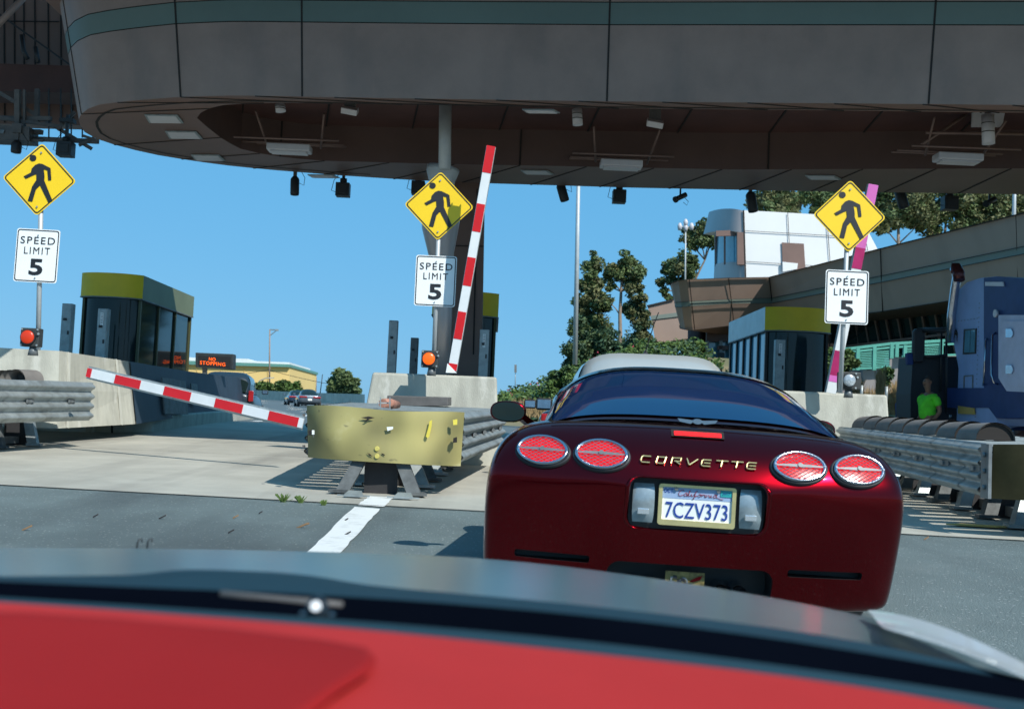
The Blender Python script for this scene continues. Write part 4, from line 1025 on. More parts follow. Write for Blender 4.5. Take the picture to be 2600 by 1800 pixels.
# ---- eucalyptus trees left of the building
eu = [M['leaf'], M['leaf4']]
tree('eucalyptus_tree', 80, [(1500, 940, 8), (1505, 820, 6), (1507, 700, 4), (1508, 650, 2)],
     [(1507, 655, 10, 16), (1509, 682, 20, 22), (1495, 715, 22, 20), (1520, 735, 20, 24), (1500, 760, 26, 22), (1530, 775, 24, 22), (1480, 775, 18, 24), (1478, 812, 22, 26), (1512, 815, 24, 24), (1495, 850, 30, 24), (1530, 845, 22, 24)],
     .30, eu, 'tall pointed eucalyptus nearest the slender grey pole', 'tree', 'eucalyptus trees left of the building', dens=1.5)
tree('eucalyptus_tree', 76, [(1570, 900, 13), (1575, 860, 11), (1574, 800, 9), (1577, 740, 7), (1580, 690, 4)],
     [(1585, 655, 20, 16), (1565, 682, 22, 20), (1600, 680, 22, 22), (1620, 700, 16, 20), (1550, 700, 14, 16), (1582, 705, 20, 14), (1612, 730, 20, 18), (1548, 728, 14, 10), (1625, 690, 12, 14), (1545, 765, 10, 8)],
     .30, eu, 'open crowned eucalyptus with pale bare trunk, second from the pole', 'tree', 'eucalyptus trees left of the building', dens=1.35)
tree('eucalyptus_tree', 82, [(1630, 940, 8), (1628, 850, 6), (1625, 780, 4)],
     [(1622, 757, 16, 16), (1610, 780, 22, 18), (1632, 790, 16, 20), (1605, 800, 14, 14), (1634, 830, 18, 26), (1622, 870, 26, 30), (1645, 890, 20, 30)],
     .30, [M['leaf2'], M['leaf4']], 'shorter dense eucalyptus nearest the building fascia', 'tree', 'eucalyptus trees left of the building', dens=1.6)
tree('bushy_tree', 74, [(1490, 950, 10), (1490, 900, 8)],
     [(1470, 830, 26, 22), (1500, 870, 44, 28), (1462, 895, 28, 30), (1520, 905, 44, 26), (1475, 930, 40, 22), (1540, 870, 26, 26), (1450, 925, 18, 18), (1560, 915, 30, 20)],
     .30, [M['leaf2'], M['leaf']], 'dark bushy tree at the foot of the pointed eucalyptus', 'tree', dens=1.5)
tree('bushy_tree', 73, [(1600, 950, 10), (1600, 910, 8)],
     [(1590, 890, 30, 24), (1620, 905, 34, 26), (1660, 915, 40, 20), (1600, 925, 44, 18), (1560, 930, 30, 14), (1700, 925, 34, 14)],
     .30, [M['leaf2'], M['leaf']], 'low dark tree right of the bare trunk, before the building', 'tree', dens=1.5)
tree('bank_shrub', 56, [(1440, 975, 5), (1440, 960, 4)],
     [(1440, 950, 34, 16), (1420, 968, 34, 16), (1460, 965, 26, 20), (1400, 985, 26, 12), (1445, 985, 40, 14)],
     .22, [M['leaf3'], M['leaf2']], 'bright green shrub on the slope behind the silver car', 'shrub', dens=1.6)
# ---- trees behind the building
tree('eucalyptus_tree', 100, [(1760, 800, 8), (1760, 720, 6), (1790, 660, 4), (1810, 600, 3)],
     [(1765, 578, 26, 16), (1790, 585, 24, 24), (1745, 600, 18, 14), (1775, 615, 30, 16), (1800, 615, 20, 24), (1785, 600, 16, 14)],
     .36, eu, 'dark leaning eucalyptus clump just left of the white tower', 'tree', 'eucalyptus trees behind the building', dens=1.5)
tree('eucalyptus_tree', 98, [(1720, 800, 8), (1720, 740, 6), (1722, 690, 3)],
     [(1715, 670, 26, 18), (1745, 655, 22, 20), (1700, 690, 22, 18), (1740, 690, 28, 18), (1755, 675, 16, 20), (1690, 715, 18, 14), (1730, 712, 26, 14), (1760, 700, 20, 14), (1690, 738, 12, 12), (1700, 755, 10, 10)],
     .36, eu, 'mid green eucalyptus above the left end of the curved fascia', 'tree', 'eucalyptus trees behind the building', dens=1.5)
hz = [(1960, 500, 60, 'pale feathery eucalyptus behind the tower, left of the right pedestrian sign'), (2060, 510, 70, 'eucalyptus directly behind the right pedestrian sign'), (2290, 520, 90, 'large eucalyptus right of the right pedestrian sign'), (2400, 540, 80, 'eucalyptus behind the hanging box reader at right'), (2500, 510, 90, 'eucalyptus left of the right edge light pole'), (2600, 500, 80, 'eucalyptus at the right edge behind the light pole')]
for i, (px, py, rr, lb) in enumerate(hz):
    cl_ = []
    for _ in range(16 if i > 1 else 10):
        a, q_ = rnd(0, 6.28), math.sqrt(random.random()); cl_.append((px+math.cos(a)*rr*q_, py+math.sin(a)*rr*(.55 if i < 2 else .75)*q_, rr*rnd(.26, .4), rr*rnd(.2, .32)))
    tree('eucalyptus_tree', 88+i*1.5, [(px, 720, 12), (px+rnd(-10, 10), 620, 9), (px+rnd(-15, 15), py, 5)], cl_, .42, eu if i % 2 else [M['leaf4'], M['leaf']], lb, 'tree', 'eucalyptus trees behind the building', dens=.95)

# ================================================================== ADMIN BUILDING
ab = empty('office_building', (22, 60, gz(60)), 'long brown toll office building with curved leaning fascia and green band at right', 'building')
def fas(rows, m, name, back=Vector((0, .5, 0)), smooth=True):
    """rows: list of polylines [(px,py,d)], bottom to top, same length"""
    b = MB(); rr = [[P(*q) for q in r] for r in rows]; b.grid(rr, smooth=smooth); b.grid([[p+Vector((.15, .3, 0)) for p in r] for r in rr], smooth=smooth)
    return b.build(name, m, ab, fix=False)
colx = [  # px, top y, band top, band bottom, bottom y, depth, bottom px shift
 (1702, 724, 768, 778, 826, 73, 24), (1706, 718, 768, 780, 834, 70.5, 22), (1722, 713, 767, 780, 837, 69.5, 18), (1745, 710, 765, 778, 838, 69.3, 14), (1848, 706, 760, 771, 826, 70, 12), (1953, 704, 757, 770, 822, 71, 12),
 (1954, 704, 757, 770, 822, 71, 12), (2230, 633, 702, 718, 792, 58, 4), (2600, 541, 626, 645, 735, 45.5, 0), (3100, 410, 520, 545, 660, 36, 0)]
def colrow(k, f=0): return [(c[0]+c[6]*f, c[k], c[5]+2.2*(f-1)*c[5]/70) for c in colx]
fas([colrow(4, 1), colrow(3, .48)], M['bld'], 'lower_fascia', smooth=False)
fas([colrow(3, .48), colrow(2, .42)], M['bldteal'], 'green_band', smooth=False)
fas([colrow(2, .42), colrow(1, 0)], M['bld'], 'upper_fascia', smooth=False)
b = MB()
def seamline(pts, off=-.12, w_=.045): 
    for a, c in zip(pts, pts[1:]): b.bar(P(a[0], a[1], a[2]+off), P(c[0], c[1], c[2]+off), w_, .02)
seamline(colrow(1), w_=.12); seamline(colrow(2, .42)); seamline(colrow(3, .48)); seamline(colrow(4, 1), w_=.1)
import bisect
def interp(px, k, fsh):
    xs2 = [c[0]+c[6]*fsh for c in colx]; j = max(1, min(len(xs2)-1, bisect.bisect(xs2, px))); t = (px-xs2[j-1])/max(1e-6, xs2[j]-xs2[j-1])
    return (px, colx[j-1][k]+(colx[j][k]-colx[j-1][k])*t, colx[j-1][5]+(colx[j][5]-colx[j-1][5])*t)
for px in (1750, 1850, 1953, 2060, 2135, 2235, 2310, 2440, 2580):
    sh = 14 if px < 2000 else 6
    q0_, q1_ = interp(px, 1, 0), interp(px+sh, 4, 1); seamline([(q0_[0], q0_[1], q0_[2]*(1-2.2/70)), q1_])
b.build('panel_seams', M['seam'], ab)
# soffit + dark glazing under the fascia
b = MB(); low = [P(c[0]+c[6], c[4], c[5]) for c in colx]
b.grid([low, [Vector((p.x+7, p.y+6, p.z+.02)) for p in low]], smooth=False); b.build('soffit', M['canopy2'], ab)
b = MB(); top = [P(c[0], c[1], c[5]*(1-2.2/70)+.1) for c in colx]; b.grid([[p-Vector((0, 0, .15)) for p in top], [Vector((p.x+18, p.y+16, p.z-.15)) for p in top]], smooth=False); b.build('roof', M['bldgrey'], ab)
gl = [(1800, 835, 77), (1870, 828, 76), (1990, 822, 73), (2200, 805, 62), (2420, 760, 54), (2700, 700, 45)]
b = MB(); g1 = [P(*q)+Vector((1.2, 1.2, 0)) for q in gl]; g0 = [Vector((p.x+(1.6 if i > 2 else 0), p.y+(1.2 if i > 2 else 0), gz(50)+.5)) for i, p in enumerate(g1)]
b.grid([g0, [p.lerp(q_, .5) for p, q_ in zip(g0, g1)], g1], smooth=False); b.build('glazing', M['glassdark'], ab)
b = MB(); gg_ = resample(g1, 30); g00 = resample(g0, 30)
for i in range(30): b.bar(g00[i]+Vector((-.1, -.1, 0)), gg_[i]+Vector((-.1, -.1, 0)), .12, .12)
b.bar(gg_[8]+Vector((-.15, -.15, -1.6)), gg_[29]+Vector((-.15, -.15, -1.6)), .12); b.build('mullion', M['canopy2'], ab)
b = MB(); gm = [p.lerp(q_, .62)+Vector((-.25, -.25, 0)) for p, q_ in zip(g00, gg_)]; b.grid([[p-Vector((0, 0, 1.0)) for p in gm[10:26]], [p+Vector((0, 0, .0)) for p in gm[10:26]]], smooth=False) 
b.build('inner_blind', mat('warm_blind', (.20,.19,.14), .6, c2=(.06,.07,.06), scale=1.3), ab)
# lower entrance area at left of the right booth
b = MB(); b.plate([(1795, 862), (1860, 862), (1860, 960), (1795, 960)], 72, .3); b.build('entrance_glass', M['glassblue'], ab)
b = MB(); b.plate([(1795, 826), (1865, 824), (1865, 866), (1795, 868)], 71.5, .4); b.plate([(1822, 878), (1850, 877), (1850, 888), (1822, 888)], 71.3, .3); b.build('entrance_panel', M['recesswall'], ab)
for x in (1796, 1830, 1856): MB().bar(P(x, 866, 71.4), P(x, 955, 71.4), .2).build('door_frame', M['galv_dark'], ab)
b = MB(); b.plate([(1822, 895), (1840, 895), (1840, 950), (1822, 950)], 71.2, .1); b.build('door', M['black'], ab)
# round dark column under the curved fascia
b = MB(); a = P(1772, 960, 75); b.tube([P(1770, 980, 75), P(1770, 835, 75)], .62, 20); b.build('round_column', M['recess'], ab)
# secondary fascia behind at left
sb = empty('side_building', (12, 84, gz(84)), 'lower brown fascia wing behind the curved one, nearest the trees', 'building')
def pl2(pts, m, name, d=82):
    b = MB(); b.prism([P(x, y, d+(0 if i < 0 else 0)) for i, (x, y) in enumerate(pts)], (3.0, 6, 0)); return b.build(name, m, sb)
pl2([(1655, 812), (1744, 800), (1780, 795), (1800, 850), (1795, 852), (1664, 872), (1662, 872), (1662, 870)][:6], M['bld'], 'lower_fascia')
pl2([(1651, 802), (1740, 791), (1780, 788), (1780, 795), (1744, 801), (1654, 812)], M['bldteal'], 'green_band', 81.9)
pl2([(1644, 778), (1710, 762), (1780, 756), (1780, 788), (1740, 791), (1651, 802)], M['bld'], 'upper_fascia')
b = MB(); b.plate([(1700, 872), (1792, 868), (1792, 960), (1760, 960), (1760, 880), (1700, 878)], 84, 2); b.build('soffit', M['canopy2'], sb)
b = MB(); b.bar(P(1643, 777, 81.9), P(1710, 761, 81.9), .1); b.build('panel_seams', M['seam'], sb)
# tower
tw = empty('observation_tower', P(1900, 700, 80), 'white tower room with shade-grey rounded end and blue window above the fascia', 'tower')
D = 80
c0 = P(1887, 700, D)
def arcrow(z_px, xl, d=D, r_=3.0, n=12):
    """rounded end: from the far left back round to the corner at x=1887"""
    out = []
    pe = P(1888 if z_px < 640 else 1893, z_px, d); pl_ = P(xl, z_px+(3 if z_px < 640 else 2), d+5)
    for i in range(n+1):
        a = math.pi/2*i/n; x = pl_.x+(pe.x-pl_.x)*(1-math.cos(a)); y = pl_.y+(pe.y-pl_.y)*math.sin(a)
        out.append(Vector((x, y, pl_.z+(pe.z-pl_.z)*(i/n))))
    return out
def twpart(rows, m, name):
    b = MB(); b.grid(rows); b.build(name, m, tw, fix=False)
twpart([arcrow(592, 1786), arcrow(536, 1800)], M['bldgrey'], 'upper_fascia')  # grey on the rounded end paints its shaded side
twpart([arcrow(596, 1817), arcrow(592, 1786)], M['bldwhite'], 'eave')
twpart([arcrow(672, 1816), arcrow(594, 1818)], M['glassblue'], 'curved_window')
twpart([arcrow(712, 1812), arcrow(670, 1814)], M['bldgrey'], 'lower_wall')
b = MB(); b.plate([(1816, 594), (1822, 594), (1822, 674), (1816, 676)], D+4.6, .3); b.build('window_post', M['canopy2'], tw)
b = MB(); b.plate([(1872, 590), (1888, 590), (1893, 672), (1872, 672)], D-.1, .3)
b.bar(P(1840, 597, D+1.2), P(1840, 672, D+1.2), .12); b.plate([(1818, 586), (1888, 584), (1888, 598), (1818, 600)], D+.5, .2); b.build('window_frame', M['canopy2'], tw)
# white long wall
b = MB(); b.prism([P(1888, 534, D), P(2080, 545, D), P(2190, 560, D), P(2232, 640, D), P(2060, 740, D), P(1893, 704, D)], (3, 9, 0)); b.build('white_wall', M['bldwhite'], tw)
b = MB()
def sl(a, c, w_=.035): b.bar(P(a[0], a[1], D-.1), P(c[0], c[1], D-.1), w_, .03)
sl((1888, 586), (2185, 603)); sl((1892, 664), (2080, 676)); sl((2000, 541), (2004, 618)); sl((2100, 560), (2110, 700)); sl((1888, 534), (1893, 704), .1); sl((2196, 600), (2204, 640))
b.build('panel_seams', M['seam'], tw)
b = MB(); b.plate([(1985, 616), (2041, 619), (2045, 680), (2024, 685), (1988, 690)], D-.12, .05); b.build('opening', M['canopy2'], tw)
b = MB(); b.plate([(1987, 665), (2026, 669), (2024, 683), (1988, 690)], D-.3, .15); b.build('parapet', M['bldwhite'], tw)

# ================================================================== TEAL RAILING, RETAINING WALL
rw = empty('retaining_wall', P(2300, 1000, 40), 'grey retaining wall below the green railing at right', 'wall')
b = MB(); b.plate([(2190, 940), (2258, 938), (2258, 908), (2305, 905), (2500, 900), (2500, 1060), (2190, 1060)], 40, .5); b.plate([(2125, 938), (2200, 938), (2200, 1000), (2125, 1000)], 40.3, .4); b.build('wall', M['bldgrey'], rw)
rl = empty('green_railing', P(2200, 935, 40), 'bright green metal railing with mesh panels below the office windows', 'railing')
b = MB(); D4 = 39.7
def rb(x0, y0, x1_, y1_, w_=.07): b.bar(P(x0, y0, D4), P(x1_, y1_, D4), w_)
b = MB(); rb(2100, 892, 2260, 873, .1); rb(2260, 873, 2520, 858, .1); rb(2140, 896, 2262, 882); rb(2262, 882, 2520, 868); rb(2160, 937, 2260, 932); rb(2290, 905, 2520, 898)
b.build('top_rail', M['railgreen'], rl)
for x, y0, y1 in ((2178, 882, 940), (2220, 880, 940), (2264, 873, 910), (2277, 873, 907), (2298, 876, 906), (2390, 866, 902)):
    b = MB(); rb(x, y0, x-1, y1, .12); b.build('post', M['railgreen'], rl)
b = MB()
for (xa, xb_) in ((2182, 2216), (2224, 2258)):
    for k in range(10): rb(xa, 893+k*4.2, xb_, 891+k*4.2, .035)
for k in range(8): rb(2300, 874+k*4, 2385, 869+k*4, .03)
b.build('mesh_panel', M['railgreen'], rl)
e = tree('wall_shrub', 38, [(2250, 1000, 3), (2250, 970, 2)], [(2252, 945, 12, 14), (2250, 965, 12, 14), (2245, 985, 12, 12), (2238, 998, 14, 8)], .16, [M['leaf3'], M['leaf2']], 'climbing green shrub on the grey retaining wall', 'shrub', dens=2.5, limbs=False)
e = tree('wall_shrub', 39, [(2140, 960, 3), (2140, 940, 2)], [(2130, 900, 28, 14), (2115, 930, 22, 26), (2160, 915, 14, 16), (2140, 950, 22, 16), (2095, 950, 12, 20)], .18, [M['leaf3'], M['leaf']], 'yellow green shrub behind the right sign post', 'shrub', dens=2.2, limbs=False)
# ================================================================== LED SIGN
ls = empty('message_sign', P(543, 920, 40), 'black electronic sign reading NO STOPPING in orange above the minivan', 'message sign')
b = MB(); D5 = 33.8; b.plate([(496, 895), (593, 899), (592, 938), (496, 932)], D5, .35); b.build('cabinet', mat('led_cabinet', (.03,.04,.045), .5), ls, bevel=.02)
b = MB(); b.plate([(504, 903), (586, 906), (585, 933), (504, 928)], D5-.012, .006); b.build('screen', M['black'], ls)
cA, cB = P(539, 912, D5-.02), P(540, 923, D5-.02); s = D5/FPX
b = MB(); b.text('NO', cA, X-Z*.04, Z, 17*s, 8.5*s, .004, bold=.01); b.text('STOPPING', cB, X-Z*.04, Z, 64*s, 9*s, .004, bold=.01, space=1.15); b.build('lettering', M['led'], ls)
b = MB(); b.bar(P(520, 934, D5+.2), P(520, 985, D5+.2), .12); b.build('support_post', M['galv_dark'], ls)
# ================================================================== MAROON SPORTS CAR
def evalmesh(o):
    return bpy.data.meshes.new_from_object(o.evaluated_get(bpy.context.evaluated_depsgraph_get()))
def bake(o):
    bpy.context.view_layer.update(); me = evalmesh(o); o.modifiers.clear(); o.data = me
def cutmesh(o, cutters):
    for c in cutters:
        bm_ = o.modifiers.new('b', 'BOOLEAN'); bm_.object = c; bm_.operation = 'DIFFERENCE'; bm_.solver = 'EXACT'; bm_.material_mode = 'TRANSFER'
    bake(o)
    for c in cutters: bpy.data.objects.remove(c)
    for p in o.data.polygons: p.use_smooth = True
    o.data.set_sharp_from_angle(angle=R(38))
DC = 4.95
cpx = P(1763, 1300, DC)
car = empty('sports_car', (cpx.x, DC, gz(DC)+.0), 'dark maroon sports car with four oval tail lights, stopped just ahead', 'car', rot=(R(1.6), R(1.1), R(-4.0)))
bpy.context.view_layer.update()
W0 = .945
def prof(W, zt, zb_, zs=None):
    """half section, from centre top to centre bottom"""
    zs = zs if zs is not None else .42
    return [(0, zt), (.30*W, zt-.004), (.58*W, zt-.016), (.76*W, zt-.030), (.885*W, zt-.075), (.96*W, zt-.16), (.992*W, zt-.28), (W, zs+.08), (W, zs-.10), (.995*W, zb_+.05), (.975*W, zb_), (.45*W, zb_-.01), (0, zb_-.01)]
def sec(y, W, zt, zb_):
    h = prof(W, zt, zb_); pts = [(x, y, z) for x, z in h]; return pts+[(-x, y, z) for x, z in h[1:-1]][::-1]
def rearY(x, z):
    # rear fascia: plan curvature, tuck under the crease, lean at the top
    y = .13*abs(x/.93)**2.4
    if z < .70: y += .17*((.70-z)/.40)**1.1
    if z > .72: y += .07*(z-.72)/.2
    if z > .80: y += .16*((z-.80)/.20)**1.6
    y -= .015*math.exp(-((z-.71)/.04)**2)
    return y
b = MB(); rows = []
zc = .64
full = sec(0, W0, .985, .165)
for s_, y_ in ((.05, 0), (.25, 0), (.45, 0), (.62, 0), (.78, 0), (.90, 0), (.965, .010), (.99, .032), (1.0, .09)):
    r_ = []
    for x, _, z in full:
        xx, zz_ = x*s_, zc+(z-zc)*s_
        r_.append((xx, rearY(xx, zz_)+y_, zz_))
    rows.append(r_)
for y_, W, zt, zb_ in ((.30, W0, .99, .165), (.55, W0, .985, .17), (.9, W0+.005, .975, .2), (1.3, W0, .96, .18), (1.9, .92, .94, .17), (2.5, .90, .90, .17), (3.1, .90, .86, .17), (3.6, .90, .79, .18), (4.1, .86, .68, .2), (4.4, .74, .56, .24), (4.52, .5, .48, .3)):
    r_ = sec(y_, W, zt, zb_)
    if y_ == .30: r_ = [(x, max(y_, rearY(x, z)+.12), z) for x, _, z in r_]
    rows.append(r_)
b.grid(rows, closed=True); n_ = len(rows[0]); L_ = len(b.v)
b.f.append(list(range(n_))); b.m.append(0); b.sm.append(True)
b.f.append(list(range(L_-n_, L_))); b.m.append(0); b.sm.append(True)
body = b.build('body', [M['paintmaroon'], M['black']], car, local=True, sub=2)
bake(body)
def rbox(cx, cz, w_, h_, r_, y0, y1, mi=0, n=6, taper=0):
    pts = rrect((cx, 0, cz), w_, h_, r_, y0, 0, n); bb = MB(); bb.prism(pts, (0, y1-y0, 0), mi); return bb
def cutter(bb, m): 
    o = bb.build('cut', [m], None, local=True); MW['cut'] = Matrix.Identity(4); o.matrix_world = wm(car); return o
PZc = .635   # plate height
cs = [cutter(rbox(0, PZc, .60, .222, .05, -.3, .075), M['black']),
      cutter(rbox(-.62, .355, .34, .035, .012, -.3, .30), M['black']), cutter(rbox(.60, .355, .34, .035, .012, -.3, .30), M['black']),
      cutter(rbox(0, .275, .74, .17, .06, -.3, .38), M['black'])]
for yy in (1.0, 3.7):
    bb = MB(); bb.tube([(-1.2, yy, .33), (1.2, yy, .33)], .37, 32); cs.append(cutter(bb, M['black']))
bpy.context.view_layer.update()
cutmesh(body, cs)
def onrear(x, z, off=0): return Vector((x, rearY(x, z)+off, z))
# rim around plate recess and lower crease highlight
b = MB(); rr = rrect((0, 0, PZc), .612, .234, .055, 0); rr2 = rrect((0, 0, PZc), .585, .19, .045, 0)
rows = [[Vector((p.x*k, rearY(p.x, p.z)+dy, PZc+(p.z-PZc)*k)) for p in rr] for k, dy in ((1.03, .002), (1.012, -.010), (.985, -.010), (.965, .012))]
b.grid(rows, closed=True); b.build('plate_rim', M['paintmaroon'], car, local=True)
# tail lights
YW = None
def taillight(x, z, rx=.118, rz=.076):
    c = onrear(x, z)
    tx = (onrear(x+.05, z)-onrear(x-.05, z)).normalized(); tz = (onrear(x, z+.04)-onrear(x, z-.04)).normalized(); nn = tx.cross(tz).normalized()   # points to -y
    if nn.y > 0: nn = -nn
    def E(k, a, o_): return c+tx*(rx*k*math.cos(a))+tz*(rz*k*math.sin(a))+nn*o_
    A = [2*math.pi*i/40 for i in range(40)]
    b = MB(); b.grid([[E(1.10, a, -.012) for a in A], [E(1.08, a, .004) for a in A], [E(1.0, a, .006) for a in A], [E(1.0, a, -.01) for a in A]], closed=True); b.build('light_well', M['black'], car, local=True)
    b = MB(); b.grid([[E(.92, a, .004) for a in A], [E(.6, a, .009) for a in A], [E(.2, a, .012) for a in A], [E(.01, a, .012) for a in A]], closed=True); le = b.build('tail_light', M['lens'], car, local=True)
    b = MB(); b.grid([[E(1.0, a, .000) for a in A], [E(1.0, a, .016) for a in A], [E(.965, a, .022) for a in A], [E(.89, a, .020) for a in A], [E(.87, a, .010) for a in A]], closed=True); b.build('chrome_ring', M['chrome'], le, local=True)
    # diamond wire mesh
    b = MB()
    for sgn in (1, -1):
        for k in range(-13, 14):
            o0 = k*.0175; seg = []
            for t in [i/30*2-1 for i in range(31)]:
                u = t*.12; v = sgn*u*.62+o0
                if (u/(rx*.88))**2+(v/(rz*.88))**2 < 1: seg.append(c+tx*u+tz*v+nn*.016)
            if len(seg) > 1: b.bar(seg[0], seg[-1], .0021, .0021)
    b.build('wire_mesh', M['chrome'], le, local=True)
    b = MB()
    top = [E(.90, math.pi, .019)+tz*.003, c+tx*-.05+tz*.006+nn*.021, c+tx*-.025+tz*.007+nn*.021, c+tx*.025+tz*.007+nn*.021, c+tx*.05+tz*.006+nn*.021, E(.90, 0, .019)+tz*.003]
    bot = [E(.90, math.pi, .019)-tz*.003, c+tx*-.05-tz*.006+nn*.021, c+tx*-.025-tz*.007+nn*.021, c+tx*.025-tz*.007+nn*.021, c+tx*.05-tz*.006+nn*.021, E(.90, 0, .019)-tz*.003]
    b.grid([top, bot], smooth=False)
    b.build('center_bar', M['galv_dark'], le, local=True)
    b = MB(); b.disc(c+nn*.022, nn, .011, .004, 20); b.build('round_badge', M['galv_dark'], le, local=True)
    for s_ in (-1, 1):
        b = MB(); b.disc(c+tx*s_*rx*.93+nn*.02, nn, .005, .006, 10); b.build('rivet', M['chrome'], le, local=True)
TZ = .828
for x in (-.685, -.425, .435, .70): taillight(x, TZ)
# lettering in strokes
L = {'C': [[(1, 1), (.15, 1), (0, .8), (0, .2), (.15, 0), (1, 0)]], 'O': [[(.1, 1), (1, 1), (.92, 0), (.02, 0), (.1, 1)]], 'R': [[(0, 0), (.05, 1), (1, 1), (.98, .5), (.3, .5)], [(.45, .5), (1.05, 0)]],
     'V': [[(0, 1), (.35, 0), (1.15, 1)]], 'E': [[(1, 1), (.15, 1), (0, .8), (0, .2), (.15, 0), (1, 0)], [(.25, .5), (.95, .5)]], 'T': [[(-.1, 1), (1.2, 1)], [(.55, 1), (.5, 0)]]}
b = MB(); x0 = -.255; lw = .040; adv = .0655
for i, ch in enumerate('CORVETTE'):
    for st_ in L[ch]:
        for (xa, za), (xb_, zb2) in zip(st_, st_[1:]):
            f = lambda u, v: onrear(x0+i*adv+u*lw+v*.006, TZ-.015+v*.026, -.006)
            p_, q_ = f(xa, za), f(xb_, zb2); b.bar(p_, q_, .0045, .0075, up=(0, -1, 0))
b.build('lettering', M['gold'], car, local=True)
# high brake light on the deck edge, chrome emblem at window base
def strip(x0_, x1_, z0_, z1_, off, m, name, n=12, par=None):
    b = MB(); b.grid([[onrear(x0_+(x1_-x0_)*i/n, z, -off) for i in range(n+1)] for z in (z0_, (z0_+z1_)/2, z1_)]); return b.build(name, m, par or car, local=True)
strip(-.118, .118, .930, .960, .006, M['seam'], 'brake_light_housing'); hb = strip(-.105, .105, .935, .953, .012, M['brakelens'], 'high_brake_light')
b = MB()
for s_ in (-1, 1): b.prism([(s_*.01, .20, 1.004), (s_*.09, .20, 1.010), (s_*.08, .20, .996), (s_*.03, .20, .988)], (0, .03, .0))
b.prism([(.022*math.cos(a), .195, 1.000+.012*math.sin(a)) for a in [2*math.pi*i/16 for i in range(16)]], (0, .03, 0)); b.build('emblem', M['chrome'], car, local=True)
b = MB(); sp = [onrear(-.66+1.32*i/24, .972-.012*abs(2*i/24-1)**3, -.002) for i in range(25)]
for p_, q_ in zip(sp, sp[1:]): b.bar(p_, q_, .005, .003, up=(0, -1, 0))
for s_ in (-1, 1):
    sp = [Vector((s_*(.955+.003), .62+.02*i, .90-.09*i)) for i in range(4)]
b.build('hatch_seam', M['seam'], car, local=True)
# licence plate assembly
yb = .070
b = MB(); b.prism(rrect((0, 0, PZc), .585, .19, .04, yb), (0, .004, 0)); b.build('recess_back', M['black'], car, local=True)
fr_ = MB(); ringpoly(fr_, rrect((0, 0, PZc), .335, .178, .012, yb-.034), rrect((0, 0, PZc+.006), .302, .142, .006, yb-.034)); ringpoly(fr_, rrect((0, 0, PZc), .335, .178, .012, yb-.034), rrect((0, 0, PZc), .335, .178, .012, yb-.01))
ringpoly(fr_, rrect((0, 0, PZc+.006), .302, .142, .006, yb-.034), rrect((0, 0, PZc+.006), .302, .142, .006, yb-.02))
lp = fr_.build('plate_frame', M['gold'], car, local=True)
b = MB(); b.prism(rrect((0, 0, PZc), .315, .160, .006, yb-.024), (0, .003, 0)); pl_ = b.build('licence_plate', M['signwhite'], car, local=True)
b = MB(); b.prism([(-.151, yb-.0255, PZc+.028), (.151, yb-.0255, PZc+.028), (.151, yb-.0255, PZc+.078), (-.151, yb-.0255, PZc+.078)], (0, .001, 0)); b.build('header_band', M['platesky'], pl_, local=True)
b = MB(); b.text('7CZV373', (0, yb-.027, PZc-.022), X, Z, .270, .070, .001, bold=.004); b.text('OCT', (-.125, yb-.027, PZc+.061), X, Z, .040, .019, .001, bold=.02); b.build('plate_number', M['plateblue'], pl_, local=True)
# handwritten state name, thin strokes
def script(b, s0, c, h, w_, r_):
    G = {'C': [(1, .85), (.75, 1.05), (.4, .95), (.1, .5), (.15, .1), (.5, 0), (.95, .2)], 'a': [(.9, .5), (.5, .55), (.15, .3), (.3, 0), (.65, .1), (.9, .5), (.85, .1), (1.1, .05)], 'l': [(0, .1), (.6, .9), (.65, 1.05), (.4, .9), (.4, .1), (.8, .05)],
         'i': [(0, .1), (.4, .5), (.4, .08), (.9, .1)], 'f': [(0, .1), (.6, .9), (.8, 1.05), (.5, .8), (.25, -.4), (.05, -.4), (.5, .1), (1, .2)], 'o': [(.8, .45), (.4, .5), (.15, .2), (.4, 0), (.8, .2), (.8, .45), (1.1, .4)],
         'r': [(0, .1), (.3, .5), (.4, .42), (.8, .45), (.75, .1), (1, .05)], 'n': [(0, .05), (.15, .5), (.15, .05), (.6, .5), (.8, .4), (.8, .05), (1.1, .1)]}
    x = 0; tot = sum(1.5 if ch in 'C' else .75 if ch in 'il' else 1.15 for ch in s0)
    for ch in s0:
        wd = 1.5 if ch in 'C' else .75 if ch in 'il' else 1.15
        pts = [Vector((c[0]-w_/2+(x+u*wd+v*.25)/tot*w_, c[1], c[2]+v*h)) for u, v in G[ch]]
        b.tube(pts, r_, 5); x += wd
b = MB(); script(b, 'California', (.0, yb-.028, PZc+.040), .026, .170, .0014); b.tube([(.088, yb-.028, PZc+.042), (.100, yb-.028, PZc+.036), (.112, yb-.028, PZc+.036)], .0012, 5); b.build('state_name', M['platered'], pl_, local=True)
b = MB(); b.prism([(.100, yb-.029, PZc+.047), (.148, yb-.029, PZc+.047), (.148, yb-.029, PZc+.074), (.100, yb-.029, PZc+.074)], (0, .001, 0)); stk = b.build('sticker', M['plateteal'], pl_, local=True)
b = MB(); b.text('2017', (.124, yb-.030, PZc+.062), X, Z, .034, .010, .001); b.build('sticker_text', M['plateblue'], pl_, local=True)
for x in (-.092, .090):
    b = MB(); b.disc((x, yb-.03, PZc+.070), (0, -1, 0), .008, .006, 12); b.build('plate_bolt', M['galv_dark'], pl_, local=True)
